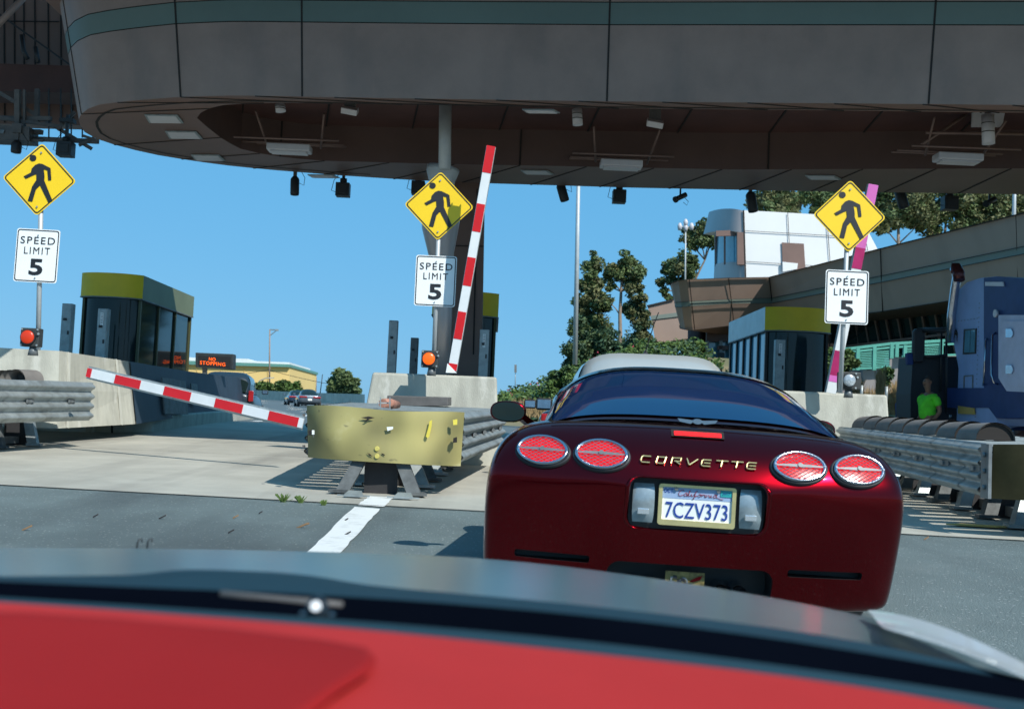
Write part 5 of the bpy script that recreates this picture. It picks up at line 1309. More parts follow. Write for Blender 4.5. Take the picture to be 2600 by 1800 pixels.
# reversing lamps
for sx in (-1, 1):
    rows = []
    for j in range(9):
        v = j/8; zz_ = PZc-.085+.17*v; w_ = .096
        rows.append([(sx*.232+(i/8-.5)*w_*(1-.10*abs(2*v-1)**3), yb-.014-.028*math.sin(math.pi*min(1, max(0, v)))**.6*math.sin(math.pi*(.1+.8*i/8))**.5, zz_) for i in range(9)])
    b = MB(); b.grid(rows); b.build('reversing_light', M['clearlens'], car, local=True)
    b = MB(); b.box((sx*.232, yb-.046, PZc-.035), (.050, .006, .026)); b.build('lamp_reflector', mat('lamp_reflector', (.85,.88,.9), .15, metal=.8, var=.02), car, local=True, bevel=.006)
# lower emblem plate, exhaust tips
b = MB(); b.prism([(-.105, .20, .20), (.07, .20, .20), (.07, .20, .325), (-.105, .20, .325)], (0, .01, 0)); ep = b.build('emblem_plate', M['goldplate'], car, local=True)
b = MB(); b.text('50', (-.045, .194, .275), X, Z, .085, .055, .002); b.build('emblem_number', M['galv_dark'], ep, local=True)
b = MB()
for i in range(4):
    for j in range(2):
        if (i+j) % 2 == 0: b.prism([(-.07+i*.017, .190, .310-j*.014-i*.005), (-.053+i*.017, .190, .305-j*.014-i*.005), (-.053+i*.017, .190, .291-j*.014-i*.005), (-.07+i*.017, .190, .296-j*.014-i*.005)], (0, .001, 0))
b.build('chequered_flag', M['signblack'], ep, local=True)
b = MB(); b.prism([(.0, .190, .285), (.03, .190, .303), (.06, .190, .315), (.05, .190, .295), (.02, .190, .283)], (0, .001, 0)); b.build('red_flag', M['paintmaroon'], ep, local=True)
for x in (-.17, -.25, .145, .225):
    b = MB(); b.tube([(x, .20, .245), (x, .36, .245)], .036, 20, caps=False); b.tube([(x, .36, .245), (x, .20, .245)], .030, 20, caps=False); b.build('exhaust_tip', M['chrome'], car, local=True)
# wheels
for sx in (-1, 1):
    for yy in (1.0, 3.7):
        e_ = MB(); R_ = .33; xw = sx*.80
        rows = []
        for o_, r_ in ((-.13, .22), (-.135, .30), (-.11, .328), (.11, .328), (.135, .30), (.13, .22)): rows.append([(xw+o_, yy+r_*math.cos(a), .33+r_*math.sin(a)) for a in [2*math.pi*i/36 for i in range(36)]])
        e_.grid(rows, closed=True); wo = e_.build('wheel', M['rubber'], car, local=True)
        b = MB(); b.disc((xw+sx*.06, yy, .33), (sx, 0, 0), .22, .01, 30); 
        for k in range(5): a = 2*math.pi*k/5; b.bar((xw+sx*.10, yy, .33), (xw+sx*.09, yy+.21*math.cos(a), .33+.21*math.sin(a)), .05, .02, up=(1, 0, 0))
        b.build('rim', M['chrome'], wo, local=True)
# greenhouse
def cab(t, y, off=0):
    """t in [0,pi] across, y along"""
    pts = [(.26, .0, .68, .985), (.36, .042, .695, .980), (.5, .095, .695, .975), (.7, .158, .69, .968), (1.0, .240, .68, .955), (1.2, .272, .67, .95), (1.45, .280, .66, .945), (1.9, .275, .64, .94), (2.2, .30, .64, .92), (2.5, .255, .66, .90), (2.8, .175, .69, .88), (3.05, .08, .72, .86), (3.2, .005, .74, .85)]
    j = 0
    while j < len(pts)-2 and pts[j+1][0] < y: j += 1
    a, c = pts[j], pts[j+1]; f = max(0, min(1, (y-a[0])/(c[0]-a[0])))
    h, W, z0_ = [a[k]+(c[k]-a[k])*f for k in (1, 2, 3)]
    h *= 1.10
    e_ = 2/3.1; x = (W+off)*math.copysign(abs(math.cos(t))**e_, math.cos(t)); z = z0_-.12+(h+.12+off)*abs(math.sin(t))**e_
    return Vector((x, y-off*.4, z))
b = MB(); T = [math.pi*i/40 for i in range(41)]
YS = [.28+2.92*i/44 for i in range(45)]
b.grid([[cab(t, y) for t in T] for y in YS]); b.build('roof', M['paintmaroon'], car, local=True)
b = MB(); rows = []
for i in range(31):
    y = .32+1.42*i/30; rows.append([cab(R(11)+(math.pi-R(22))*k/40, y, .007) for k in range(41)])
b.grid(rows); b.build('rear_window', M['hatchglass'] if 'hatchglass' in M else M.setdefault('hatchglass', mat('hatch_glass', (.002,.022,.075), .03, var=.05, spec=.55)), car, local=True)  # blue base colour stands in for reflected sky
M['glassedge'] = mat('black_glass_border', (.008,.012,.012), .12, spec=.3)  # near-black band along the window's sides and upper end
def bord(t0, t1, y0, y1, n=30, m_=24):
    q = MB(); q.grid([[cab(R(t0+(t1-t0)*k/n), y0+(y1-y0)*i/m_, .015) for k in range(n+1)] for i in range(m_+1)]); q.build('window_border', M['glassedge'], car, local=True)
bord(11, 27, .32, 1.74); bord(153, 169, .32, 1.74); bord(27, 153, 1.08, 1.74)
b = MB()
for sx in (0, 1):
    rows = []
    for i in range(16):
        y = 1.3+1.35*i/15; rows.append([cab((R(4)+R(24)*k/8) if sx == 0 else math.pi-(R(4)+R(24)*k/8), y, .006) for k in range(9)])
    b.grid(rows)
b.build('side_window', M['glassdark'], car, local=True)
# door mirrors
for sx in (-1, 1):
    b = MB(); c = Vector((sx*.975, 2.35, .955)); rows = []
    for yy, k in ((-.06, .90), (-.055, 1), (0, 1.0), (.07, .85), (.12, .5), (.135, .05)):
        rows.append([c+Vector((.115*k*math.copysign(abs(math.cos(a))**.8, math.cos(a)), yy, .068*k*math.copysign(abs(math.sin(a))**.85, math.sin(a)))) for a in [2*math.pi*i/24 for i in range(24)]])
    b.grid(rows, closed=True); b.bar(c+Vector((-sx*.08, .04, -.03)), (sx*.82, 2.45, .87), .06, .04); mo = b.build('door_mirror', M['paintmaroon'], car, local=True)
    b = MB(); b.prism([c+Vector((.105*math.copysign(abs(math.cos(a))**.8, math.cos(a)), -.062, .06*math.copysign(abs(math.sin(a))**.85, math.sin(a)))) for a in [2*math.pi*i/24 for i in range(24)]], (0, .004, 0)); b.build('mirror_glass', M['glassdark'], mo, local=True)
b = MB(); b.box((W0+.002, .62, .60), (.01, .07, .03)); b.build('side_marker', M['lens'], car, local=True)
b = MB(); b.box((-W0-.002, .62, .60), (.01, .07, .03)); b.build('side_marker', M['lens'], car, local=True)

# ================================================================== GENERIC CARS
def gencar(name, loc, rz, label, cat, Lx, Wd, H, paint, kind='sedan', tail=True, extra=None):
    e = empty(name, loc, label, cat, rot=(0, 0, rz)); hw = Wd/2
    belt = H*.60
    if kind == 'suv':
        st_ = [(0, .86, .45, belt*.98), (.12, .97, .32, belt), (.9, 1, .25, belt), (2.2, 1, .22, belt*.99), (3.4, 1, .22, belt*.95), (4.1, .98, .25, belt*.86), (4.5, .9, .3, belt*.72), (Lx, .75, .4, belt*.55)]
        gh = [(.08, .74, belt-.02, .02), (.16, .82, belt, (H-belt)*.62), (.35, .84, belt, (H-belt)*.95), (1.2, .83, belt, H-belt), (2.4, .82, belt, (H-belt)*.97), (2.9, .80, belt*.99, (H-belt)*.75), (3.6, .82, belt*.94, .02)]
    else:
        belt = H*.66
        st_ = [(0, .84, .42, belt*.98), (.1, .95, .32, belt), (.9, 1, .25, belt), (2.2, 1, .22, belt*.96), (3.4, 1, .22, belt*.9), (4.2, .97, .25, belt*.80), (4.6, .88, .3, belt*.66), (Lx, .7, .4, belt*.5)]
        gh = [(.75, .70, belt-.03, .02), (1.1, .74, belt, (H-belt)*.6), (1.6, .74, belt-.02, (H-belt)*.98), (2.3, .74, belt-.02, H-belt), (2.8, .74, belt-.04, (H-belt)*.85), (3.6, .82, belt*.9, .02)]
    rows = []
    for y, k, zb_, zt in st_:
        W = hw*k; rows.append([(x*W, y, z) for x, z in ((0, zt), (.5, zt-.005), (.85, zt-.03), (.97, zt-.12), (1, (zt+zb_)/2), (.98, zb_+.1), (.9, zb_), (0, zb_), (-.9, zb_), (-.98, zb_+.1), (-1, (zt+zb_)/2), (-.97, zt-.12), (-.85, zt-.03), (-.5, zt-.005))])
    b = MB(); b.grid(rows, closed=True); n_ = 14; L_ = len(b.v); b.f += [list(range(n_)), list(range(L_-n_, L_))]; b.m += [0, 0]; b.sm += [True, True]
    b.build('body', paint, e, local=True, sub=1)
    def g(t, i, off=0):
        y, k, z0_, h = gh[i]; ex = .72 if kind != 'suv' else .38; return Vector(((hw*k*.98+off)*math.copysign(abs(math.cos(t))**ex, math.cos(t))*(1-.10*abs(math.sin(t))), y-off, z0_-.03+(h+.03+off)*abs(math.sin(t))**ex))
    T = [math.pi*i/20 for i in range(21)]
    b = MB(); b.grid([[g(t, i) for t in T] for i in range(len(gh))]); b.build('roof', paint, e, local=True)
    b = MB(); k1 = 2 if kind != 'suv' else 1
    b.grid([[g(R(22)+(math.pi-R(44))*k/16, i, .012) + Vector((0, 0, .0)) for k in range(17)] for i in range(0, k1+1)]); b.build('rear_window', M['glassdark'], e, local=True)
    for sx in (0, 1):
        b = MB(); ii = range(2 if kind == 'suv' else 1, len(gh)-1)
        b.grid([[g((R(6)+R(26)*k/5) if sx == 0 else math.pi-(R(6)+R(26)*k/5), i, .010)+Vector((0, 0, 0)) for k in range(6)] for i in ii]); b.build('side_window', M['glassdark'], e, local=True)
    if tail:
        for sx in (-1, 1):
            b = MB()
            if kind == 'suv': b.box((sx*hw*.88, .02, belt*.88), (.16, .12, .36))
            else: b.box((sx*hw*.58, .0, belt*.82), (.62, .06, .12))
            b.build('tail_light', M['lens_off'], e, local=True, bevel=.02)
        b = MB(); b.box((0, -.01, belt*(.70 if kind == 'suv' else .62)), (.32, .02, .16)); b.build('licence_plate', M['signwhite'], e, local=True)
    for sx in (-1, 1):
        for yy in (.9, Lx-.95):
            b = MB(); b.tube([(sx*(hw-.22), yy, .32), (sx*(hw+.01), yy, .32)], .32, 24); wo = b.build('wheel', M['rubber'], e, local=True)
            b = MB(); b.disc((sx*(hw+.008), yy, .32), (sx, 0, 0), .2, .01, 20); b.build('rim', M['chrome'], wo, local=True)
        b = MB(); b.box((sx*(hw+.12), 2.95 if kind == 'suv' else 2.75, belt+.08), (.22, .12, .16)); mo = b.build('door_mirror', M['black'] if kind != 'suvw' else paint, e, local=True, bevel=.04, seg=3)
        b = MB(); b.box((sx*(hw+.12), (2.95 if kind == 'suv' else 2.75)-.065, belt+.08), (.17, .01, .11)); b.build('mirror_glass', M['chrome'], mo, local=True)
    return e
# silver people carrier ahead of the sports car
x_ = P(1655, 900, 12.4).x
sv = gencar('silver_suv', (x_, 12.0, gz(12.0)), R(-1.5), 'silver family car ahead of the maroon car, only its roof and aerial showing', 'car', 4.6, 2.0, 1.64, M['carwhite'], 'suv')
b = MB(); b.prism([(-.02, 1.3, 1.65), (.06, 1.3, 1.65), (.02, 1.36, 1.73)], (0, .06, 0)); b.tube([(.02, 1.33, 1.70), (.07, 1.0, 2.0), (.10, .85, 2.12)], .006, 5); b.build('aerial', M['black'], sv, local=True)
# blue car further ahead
bc = gencar('blue_car', (P(1360, 900, 18.2).x+.93, 17.6, gz(17.6)), R(-2), 'dark blue car further ahead, its left mirror showing past the maroon car', 'car', 4.5, 1.78, 1.42, M['carblue'])
# minivan behind the left booth
mv = gencar('minivan', (P(572, 1000, 38.0).x, 38.0, gz(38.0)-.15), R(7), 'dark blue minivan in shade behind the lowered arm, under the orange message', 'minivan', 4.9, 1.9, 1.72, M['carteal'], 'suv')
# charger like grey sedan on the far road
sd2 = gencar('grey_sedan', (P(786, 1034, 92).x, 92, gz(92)), R(14), 'grey blue sedan with red tail lights driving away on the far road', 'car', 5.0, 1.9, 1.5, M['cargrey'])
dk = gencar('dark_sedan', (P(757, 1022, 104).x, 104, gz(104)), R(16), 'dark car just ahead and left of the grey blue sedan', 'car', 4.6, 1.8, 1.45, M['carblue'])

# ================================================================== TRUCK
tk = empty('semi_truck', (8.9, 19, gz(19)), 'lavender blue semi truck with sleeper cab and chrome stack at the right edge', 'truck')
X0 = 8.95
def TP(px, py, off=0.0):
    """point of the cab side plane x = X0+off seen at this pixel"""
    r = ray(px, py); return CAM + r*((X0+off-CAM.x)/r.x)
def side(pts, m, name, off=0, th=.04, par=None):
    b = MB(); b.prism([TP(x, y, off) for x, y in pts], (th, 0, 0)); return b.build(name, m, par or tk)
cabpts = [(2408, 800), (2417, 765), (2433, 738), (2455, 717), (2490, 706), (2530, 702), (2530, 1085), (2428, 1085), (2434, 935)]
side(cabpts, M['truck'], 'cab_side', 0, 2.2)
side([(2498, 706), (2535, 702), (2640, 712), (2760, 730), (2760, 1010), (2498, 1010)], M['truckdark'], 'sleeper', -.02, 2.26)
side([(2405, 985), (2600, 985), (2700, 1000), (2700, 1060), (2530, 1062), (2510, 1035), (2405, 1035)], M['truckdark'], 'lower_skirt', -.03, .3)
sb_ = side([(2535, 800), (2700, 800), (2700, 1000), (2556, 993), (2535, 960)], M['trucksilver'], 'side_compartment', -.35, .34)
side([(2545, 815), (2690, 815), (2690, 985), (2556, 980), (2545, 955)], M['trucksilver'], 'hatch_door', -.37, .015)
for py in (846, 938):
    b = MB(); b.prism([TP(x, y, -.40) for x, y in ((2553, py-11), (2567, py-11), (2571, py-3), (2571, py+4), (2567, py+11), (2553, py+11))], (.03, 0, 0)); b.build('latch', M['chrome'], tk)
side([(2501, 716), (2546, 716), (2548, 727), (2501, 726)], M['lampoff'], 'marker_strip', -.05, .02)
b = MB(); c = TP(2531, 796, -.05); b.disc(c, (-1, 0, 0), .07, .04, 20); b.build('side_lamp', M['lampoff'], tk)
# door, window, handles
side([(2447, 836), (2478, 834), (2476, 898), (2444, 900)], M['black'], 'door_window_frame', -.02, .02)
side([(2451, 840), (2463, 839), (2461, 895), (2448, 895)], M['glassblue'], 'door_window', -.03, .02); side([(2465, 839), (2475, 838), (2473, 894), (2463, 895)], M['glassblue'], 'door_window', -.03, .02)
b = MB()
for q in ([(2448, 955), (2470, 953), (2469, 1030), (2446, 1030)],): 
    for (xa, ya), (xb_, yb_) in zip(q, q[1:]+q[:1]): b.bar(TP(xa, ya, -.012), TP(xb_, yb_, -.012), .02)
b.build('door_panel_edge', M['galv_dark'], tk)
b = MB(); b.tube([TP(2528, 845, -.02), TP(2520, 852, -.12), TP(2517, 950, -.12), TP(2524, 972, -.12), TP(2533, 975, -.02)], .02, 8); b.tube([TP(2505, 860, -.02), TP(2503, 866, -.1), TP(2498, 970, -.1), TP(2496, 978, -.02)], .018, 8); b.build('grab_rail', M['chrome'], tk)
b = MB()
for i in range(26): b.disc(TP(2487-.4*i, 770+i*12, -.01), (-1, 0, 0), .010, .008, 6)
for i in range(9): b.disc(TP(2418+i*8, 818-i*1.2, -.01), (-1, 0, 0), .010, .008, 6)
b.build('rivet_row', M['galv_dark'], tk); tk_r = bpy.data.objects
side([(2432, 1030), (2472, 1036), (2474, 1052), (2432, 1050)], mat('ochre_stripe', (.5,.34,.08), .5), 'ochre_patch', -.045, .02)
b = MB(); b.disc(TP(2414, 1056, -.06), (-1, 0, 0), .035, .05, 12); b.build('step_lamp', M['chrome'], tk)
# chrome exhaust stack
b = MB(); b.tube([TP(2412, 870, -.12), TP(2416, 800, -.12), TP(2425, 730, -.12), TP(2430, 705, -.12), TP(2429, 690, -.12), TP(2424, 680, -.14)], [.085, .085, .085, .09, .10, .10], 16); b.build('exhaust_stack', M['chrome'], tk)
b = MB(); b.tube([TP(2436, 712, -.12), TP(2434, 695, -.12), TP(2428, 682, -.12), TP(2418, 682, -.18)], [.10, .115, .12, .12], 16); b.build('stack_elbow', M['copper2'] if 'copper2' in M else M.setdefault('copper2', mat('burnt_elbow', (.10,.03,.03), .35, metal=.6)), tk)
# dark front of the cab (door open, mirror arms)
b = MB(); fx = 8.75; d_ = 23.2
b.plate([(2318, 905), (2436, 905), (2430, 1085), (2312, 1085), (2312, 1000)], 22.5, .8); b.build('engine_bay', M['black'], tk)
b = MB(); b.plate([(2296, 1020), (2330, 1018), (2330, 1088), (2300, 1088)], d_-.1, .6); b.build('front_fender', M['truckdark'], tk, bevel=.05)
b = MB(); c = P(2310, 1075, d_-.3); b.tube([c, c+Vector((.4, 0, 0))], .5, 28); b.build('wheel', M['rubber'], tk)
# rear wheels
b = MB(); c = Vector((X0-.02, 17.9, gz(18)+.52)); b.tube([c, c+Vector((.5, 0, 0))], .5, 36); wo = b.build('wheel', M['rubber'], tk)
b = MB(); rows = [[(c.x+dx, c.y+.58*math.cos(a), c.z+.58*math.sin(a)) for a in [math.pi*(k/20) for k in range(21)]] for dx in (-.06, .5)]; b.grid(rows); b.build('mudguard', M['galv_dark'], tk, fix=False)
b = MB(); b.disc((c.x-.01, c.y, c.z), (-1, 0, 0), .27, .03, 24); b.build('rim', M['chrome'], wo)
b = MB(); b.tube([(X0+.25, 18.7, gz(19)+.62), (X0+.25, 20.8, gz(20)+.62)], .33, 24); b.build('fuel_tank', M['chrome'], tk)
# mirror
b = MB(); Dm = 22.4
b.plate([(2320, 842), (2326, 834), (2345, 832), (2350, 838), (2349, 905), (2345, 920), (2322, 920), (2318, 912)], Dm, .12); b.build('mirror_head', M['black'], tk, bevel=.03)
b = MB(); b.tube([P(2345, 838, Dm), P(2420, 839, Dm-.4), P(2436, 850, Dm-.5), P(2438, 895, Dm-.5), P(2434, 915, Dm-.4)], .055, 10); b.tube([P(2348, 905, Dm), P(2372, 905, Dm), P(2405, 902, Dm)], .03, 8); b.tube([P(2391, 830, Dm), P(2388, 995, Dm)], .02, 8); b.tube([P(2403, 830, Dm), P(2402, 1050, Dm)], .025, 8); b.build('mirror_bracket', M['black'], tk)
b = MB(); b.plate([(2303, 896), (2318, 896), (2320, 926), (2306, 926)], Dm, .15); b.build('small_mirror', M['truckdark'], tk, bevel=.02)

# ================================================================== PERSON
DP = 21.6
pc = P(2357, 1075, DP); g0_ = gz(DP); k = 1.0
pe_root = Vector((pc.x, DP, g0_))
def skinbody(name, chains, m, parent=None, sub=2, root=0):
    vs, es, rs, idx = [], [], [], {}
    def vid(key, p, r_):
        if key not in idx: idx[key] = len(vs); vs.append(p); rs.append(r_)
        return idx[key]
    for ch in chains:
        prev = None
        for key, p, r_ in ch:
            i = vid(key, Vector(p), r_)
            if prev is not None: es.append((prev, i))
            prev = i
    me = bpy.data.meshes.new(name); me.from_pydata(vs, es, []); me.materials.append(m)
    o = bpy.data.objects.new(name, me); col.objects.link(o)
    sk = o.modifiers.new('s', 'SKIN'); sk.use_smooth_shade = True
    for i, v in enumerate(me.skin_vertices[0].data): v.radius = rs[i] if isinstance(rs[i], tuple) else (rs[i], rs[i])
    me.skin_vertices[0].data[root].use_root = True
    sb2 = o.modifiers.new('u', 'SUBSURF'); sb2.levels = sub; sb2.render_levels = sub
    bake(o)
    if parent: o.parent = parent
    return o
# standing, seen from the side, facing left
H_ = {'pel': (0, 0, .95), 'wst': (-.03, 0, 1.08), 'chs': (-.04, 0, 1.28), 'shd': (.0, 0, 1.42), 'nek': (-.01, 0, 1.50), 'nk2': (-.03, 0, 1.56)}
chains = [[('pel', H_['pel'], (.135, .15)), ('wst', H_['wst'], (.14, .155)), ('chs', H_['chs'], (.14, .16)), ('shd', H_['shd'], (.09, .10)), ('nek', H_['nek'], .055), ('nk2', H_['nk2'], .052), ('hd1', (-.04, 0, 1.62), (.075, .068)), ('hd2', (-.035, 0, 1.70), (.092, .078)), ('hd3', (-.03, 0, 1.765), (.062, .058))]]
for s_, fy in ((-1, -.06), (1, .08)):
    chains.append([('pel', H_['pel'], .13), ('hp%d' % s_, (.0, s_*.10, .90), .10), ('kn%d' % s_, (-.03+fy, s_*.11, .50), .065), ('an%d' % s_, (fy+.02, s_*.11, .09), .042), ('ft%d' % s_, (fy-.12, s_*.12, .045), .038), ('to%d' % s_, (fy-.19, s_*.12, .035), .026)])
    chains.append([('shd', H_['shd'], .09), ('sh%d' % s_, (.01, s_*.19, 1.40), .062), ('el%d' % s_, (.07, s_*.24, 1.13), .044), ('wr%d' % s_, (-.10, s_*.22, .93), .028), ('hn%d' % s_, (-.16, s_*.21, .89), (.034, .020))])
    for f_ in range(4):
        y0_ = s_*(.18+.02*f_); chains.append([('hn%d' % s_, (-.16, s_*.21, .89), .03), ('fa%d%d' % (s_, f_), (-.20, y0_, .865), .010), ('fb%d%d' % (s_, f_), (-.235+.006*abs(f_-1), y0_, .84), .009), ('fc%d%d' % (s_, f_), (-.24, y0_, .815), .008)])
    chains.append([('hn%d' % s_, (-.16, s_*.21, .89), .03), ('ta%d' % s_, (-.165, s_*.17, .875), .011), ('tb%d' % s_, (-.20, s_*.155, .86), .009)])
chains.append([('hd2', (-.035, 0, 1.70), .09), ('nose', (-.135, 0, 1.675), .014)])
po = skinbody('person', chains, M['skin'])
po.location = pe_root; po.rotation_euler = (0, 0, R(18)); MW['person'] = Matrix.Translation(pe_root)
po['label'] = 'person in bright green shirt and dark trousers standing side-on by the blue truck'; po['category'] = 'person'
shirt = skinbody('shirt', [[('pel', (0, 0, .97), (.150, .165)), ('wst', H_['wst'], (.165, .175)), ('chs', H_['chs'], (.158, .18)), ('shd', (0, 0, 1.41), (.105, .118)), ('nk', (-.01, 0, 1.47), .075)],
    [('shd', (0, 0, 1.41), .1), ('s1', (.01, -.19, 1.40), .080), ('e1', (.045, -.225, 1.22), .070)], [('shd', (0, 0, 1.41), .1), ('s2', (.01, .19, 1.40), .080), ('e2', (.045, .225, 1.22), .070)]], M['hivis'], po)
tr_ = skinbody('trousers', [[('pel', (0, 0, .94), (.15, .16)), ('p2', (0, 0, .90), .13)]]+[[('p2', (0, 0, .90), .13), ('h%d' % s_, (.0, s_*.10, .84), .115), ('k%d' % s_, (-.03+fy, s_*.11, .50), .085), ('a%d' % s_, (fy+.02, s_*.11, .12), .065)] for s_, fy in ((-1, -.06), (1, .08))], M['jeans'], po)
ha = skinbody('hair', [[('a', (.01, 0, 1.66), .070), ('b', (.01, 0, 1.73), (.085, .082)), ('c', (-.03, 0, 1.785), (.055, .055)), ('d', (-.075, 0, 1.775), .030)]], M['hair'], po)
for nm, yy in (('eye', -.03), ('eye', .03)):
    b = MB(); b.tube([(-.118, yy, 1.705), (-.128, yy, 1.705)], .010, 8); b.build(nm, M['signblack'], po, local=True)
b = MB(); b.tube([(-.110, -.025, 1.635), (-.120, 0, 1.633), (-.110, .025, 1.635)], .006, 6); b.build('mouth', M['paintmaroon'], po, local=True)
b = MB()
for yy in (-.082,): b.tube([(-.03, yy, 1.665), (-.025, yy-.012, 1.69), (-.03, yy, 1.715)], .012, 8)
b.build('ear', M['skin'], po, local=True); b = MB(); b.tube([(-.03, .082, 1.665), (-.025, .094, 1.69), (-.03, .082, 1.715)], .012, 8); b.build('ear', M['skin'], po, local=True)

# ================================================================== OWN CAR (hood, cowl, dash)
oc = empty('own_car', (0, 1.2, 0), 'near blurred car front: grey hood, black gap and red dashboard along the bottom', 'car')
def surf(name, rows, m, sm=True, thick=None, bevel=0):
    """rows: [[(px,py,d)...]...] smooth surface through real points at real distances"""
    b = MB(); rr = [[P(*q) for q in r] for r in rows]
    b.grid(rr, smooth=sm); o = b.build(name, m, oc, fix=False)
    s2 = o.modifiers.new('s', 'SUBSURF'); s2.levels = 2; s2.render_levels = 2
    return o
pxs = [-500, 0, 400, 800, 1200, 1500, 1800, 2050, 2240, 2480, 2800]
far_ = [1386, 1386, 1389, 1396, 1408, 1440, 1484, 1528, 1568, 1640, 1780]
mid_ = [1420, 1417, 1416, 1424, 1442, 1476, 1530, 1578, 1618, 1680, 1830]
low_ = [1520, 1500, 1492, 1500, 1530, 1572, 1616, 1660, 1695, 1760, 1880]
def row(ys, ds): return [(x, y, d) for x, y, d in zip(pxs, ys, ds)]
dF = [2.15, 2.2, 2.2, 2.2, 2.18, 2.1, 2.0, 1.9, 1.8, 1.7, 1.6]
def mixr(a, c, t): return [p+(q-p)*t for p, q in zip(a, c)]
hood = surf('hood', [row([y+60 for y in far_], [d+.28 for d in dF]), row([y+4 for y in far_], [d+.12 for d in dF]), row(far_, dF), row(mid_, [d*.84 for d in dF]), row(mixr(mid_, low_, .5), [d*.72 for d in dF]), row(low_, [d*.62 for d in dF]), row([y+40 for y in low_], [d*.60 for d in dF])], M['hood'])
# hood corner at right; its pale colour stands in for sun reflected there
fe = surf('fender_glare', [[(2195, 1545, 1.75), (2300, 1560, 1.65), (2430, 1600, 1.50), (2620, 1690, 1.30), (2900, 1840, 1.15)],
    [(2210, 1553, 1.70), (2310, 1572, 1.60), (2440, 1616, 1.45), (2620, 1703, 1.25), (2900, 1850, 1.10)],
    [(2235, 1590, 1.55), (2330, 1612, 1.45), (2440, 1650, 1.35), (2620, 1722, 1.17), (2900, 1870, 1.05)],
    [(2250, 1597, 1.35), (2340, 1620, 1.30), (2450, 1656, 1.23), (2620, 1724, 1.10), (2900, 1874, 0.95)]], M['hoodglare'])
# raised dark bulge / cowl panel
pxc = [-500, 0, 330, 400, 470, 600, 740, 840, 920, 1150, 1400, 1800, 2200, 2600, 3000]
topc = [1460, 1457, 1457, 1446, 1438, 1442, 1448, 1462, 1478, 1510, 1560, 1610, 1655, 1740, 1850]
topc[8:] = [1480, 1500, 1522, 1565, 1620, 1715, 1820]
botc = [1500, 1500, 1503, 1505, 1506, 1512, 1517, 1522, 1527, 1545, 1572, 1622, 1670, 1775, 1880]
cow = surf('cowl_panel', [[(x, y+10, 1.26) for x, y in zip(pxc, topc)], [(x, y, 1.22) for x, y in zip(pxc, topc)], [(x, (y+z)/2, 1.12) for x, y, z in zip(pxc, topc, botc)], [(x, z, 1.05) for x, z in zip(pxc, botc)], [(x, z+40, 1.04) for x, z in zip(pxc, botc)]], M['cowl'])
pxd = [-500, 0, 500, 1000, 1500, 2000, 2600, 3200]
gapt = [1470, 1496, 1515, 1538, 1580, 1640, 1745, 1870]; gapb = [1500, 1530, 1560, 1597, 1640, 1705, 1790, 1900]
gap = surf('windscreen_gap', [[(x, y-20, 1.0) for x, y in zip(pxd, gapt)], [(x, (y+z)/2+4, .94) for x, y, z in zip(pxd, gapt, gapb)], [(x, z+14, .90) for x, z in zip(pxd, gapb)]], M['gapblack'])
strip_ = surf('dash_edge', [[(x, y-14, .885) for x, y in zip(pxd, gapb)], [(x, y+4, .88) for x, y in zip(pxd, gapb)], [(x, y+40, .86) for x, y in zip(pxd, gapb)]], M['cowl'])
da0 = [1502, 1530, 1566, 1606, 1662, 1715, 1812, 1960]
dash = surf('dashboard', [[(x, y-3, .855) for x, y in zip(pxd, da0)], [(x, y+8, .83) for x, y in zip(pxd, da0)], [(x, y+100, .72) for x, y in zip(pxd, da0)], [(x, y+230, .60) for x, y in zip(pxd, da0)], [(x, y+500, .46) for x, y in zip(pxd, da0)]], M['dashred'])
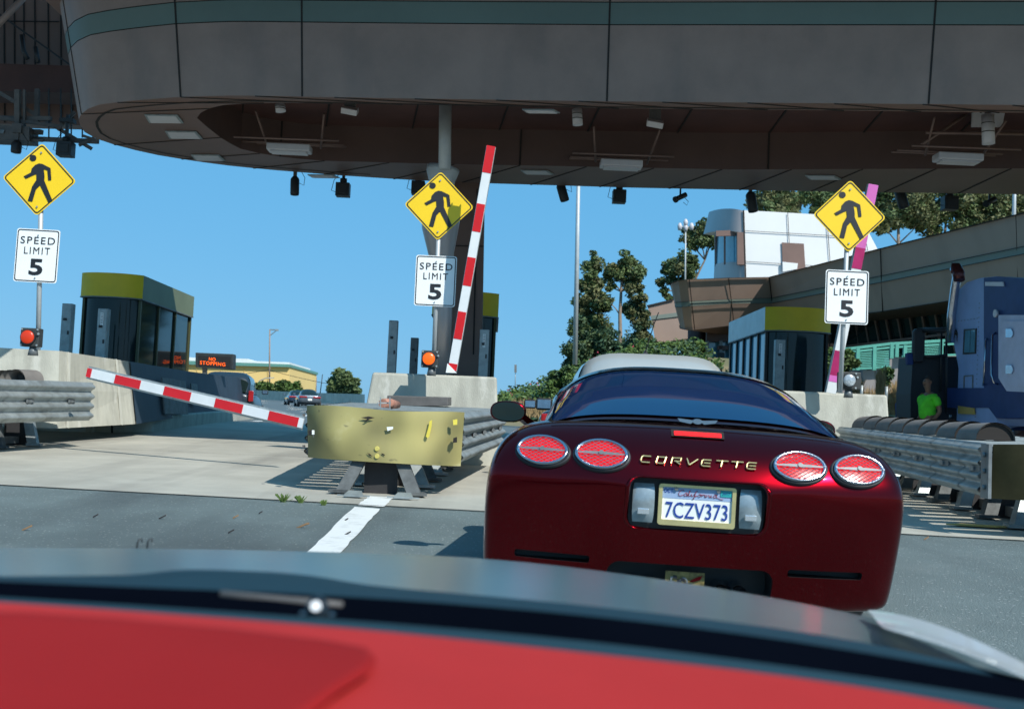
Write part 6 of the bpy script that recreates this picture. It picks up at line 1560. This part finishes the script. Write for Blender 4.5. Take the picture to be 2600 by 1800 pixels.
# shadow on the dash top, painted as a darker red sheet
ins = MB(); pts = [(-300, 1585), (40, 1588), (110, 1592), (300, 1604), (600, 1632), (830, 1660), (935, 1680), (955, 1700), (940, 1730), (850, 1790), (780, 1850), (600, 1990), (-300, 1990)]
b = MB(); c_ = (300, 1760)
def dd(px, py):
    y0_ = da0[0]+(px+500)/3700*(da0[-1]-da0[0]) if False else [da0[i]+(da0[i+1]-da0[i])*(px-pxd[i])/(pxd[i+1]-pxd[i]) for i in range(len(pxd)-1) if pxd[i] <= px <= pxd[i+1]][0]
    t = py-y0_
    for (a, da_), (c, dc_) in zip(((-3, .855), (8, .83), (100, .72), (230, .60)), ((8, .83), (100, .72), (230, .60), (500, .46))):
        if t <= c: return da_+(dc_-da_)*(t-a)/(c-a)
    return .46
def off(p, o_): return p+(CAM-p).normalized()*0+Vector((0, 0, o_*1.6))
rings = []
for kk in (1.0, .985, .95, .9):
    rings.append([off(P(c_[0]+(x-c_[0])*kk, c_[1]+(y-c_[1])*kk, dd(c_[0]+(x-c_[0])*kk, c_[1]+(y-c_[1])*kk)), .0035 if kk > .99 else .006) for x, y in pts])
b.grid(rings, closed=True); b.add(rings[-1], [list(range(len(pts)))], 0, True); b.build('dash_shadow', M['dashshadow'], oc, fix=False)
# sensor dome; the glint is painted on as a white disc
c = P(807, 1545, .93); b = MB()
b.tube([c+Vector((0, 0, -.02)), c+Vector((0, 0, .002)), c+Vector((0, 0, .008)), c+Vector((0, 0, .012))], [.010, .0095, .006, .001], 20); b.box(c+Vector((0, 0, -.006)), (.028, .012, .005)); b.build('sensor_dome', mat('dome', (.01,.015,.02), .2), oc)
b = MB(); b.disc(c+Vector((0, -.010, .003)), (0, -1, .5), .0042, .003, 16); b.build('dome_glint', mat('dome_glint', (.9,.9,.88), .1), oc)
b = MB(); b.tube([P(560, 1508, .98), P(700, 1522, .98), P(800, 1530, .97), P(870, 1537, .97)], .0035, 8); b.build('wiper_arm', M['dkgrey'], oc)
# two small bent clips standing behind the hood line
for px, lb in ((352, 'small black hooked hose end on the asphalt line above the hood, left of its pair'), (378, 'small black hooked hose end above the hood, right of its pair')):
    d_ = 2.33; b = MB(); b.tube([P(px-5, 1396, d_), P(px-3, 1376, d_), P(px+2, 1368, d_), P(px+8, 1367, d_), P(px+8, 1376, d_)], .0016, 6)
    b.build('washer_nozzle', M['black'], oc)
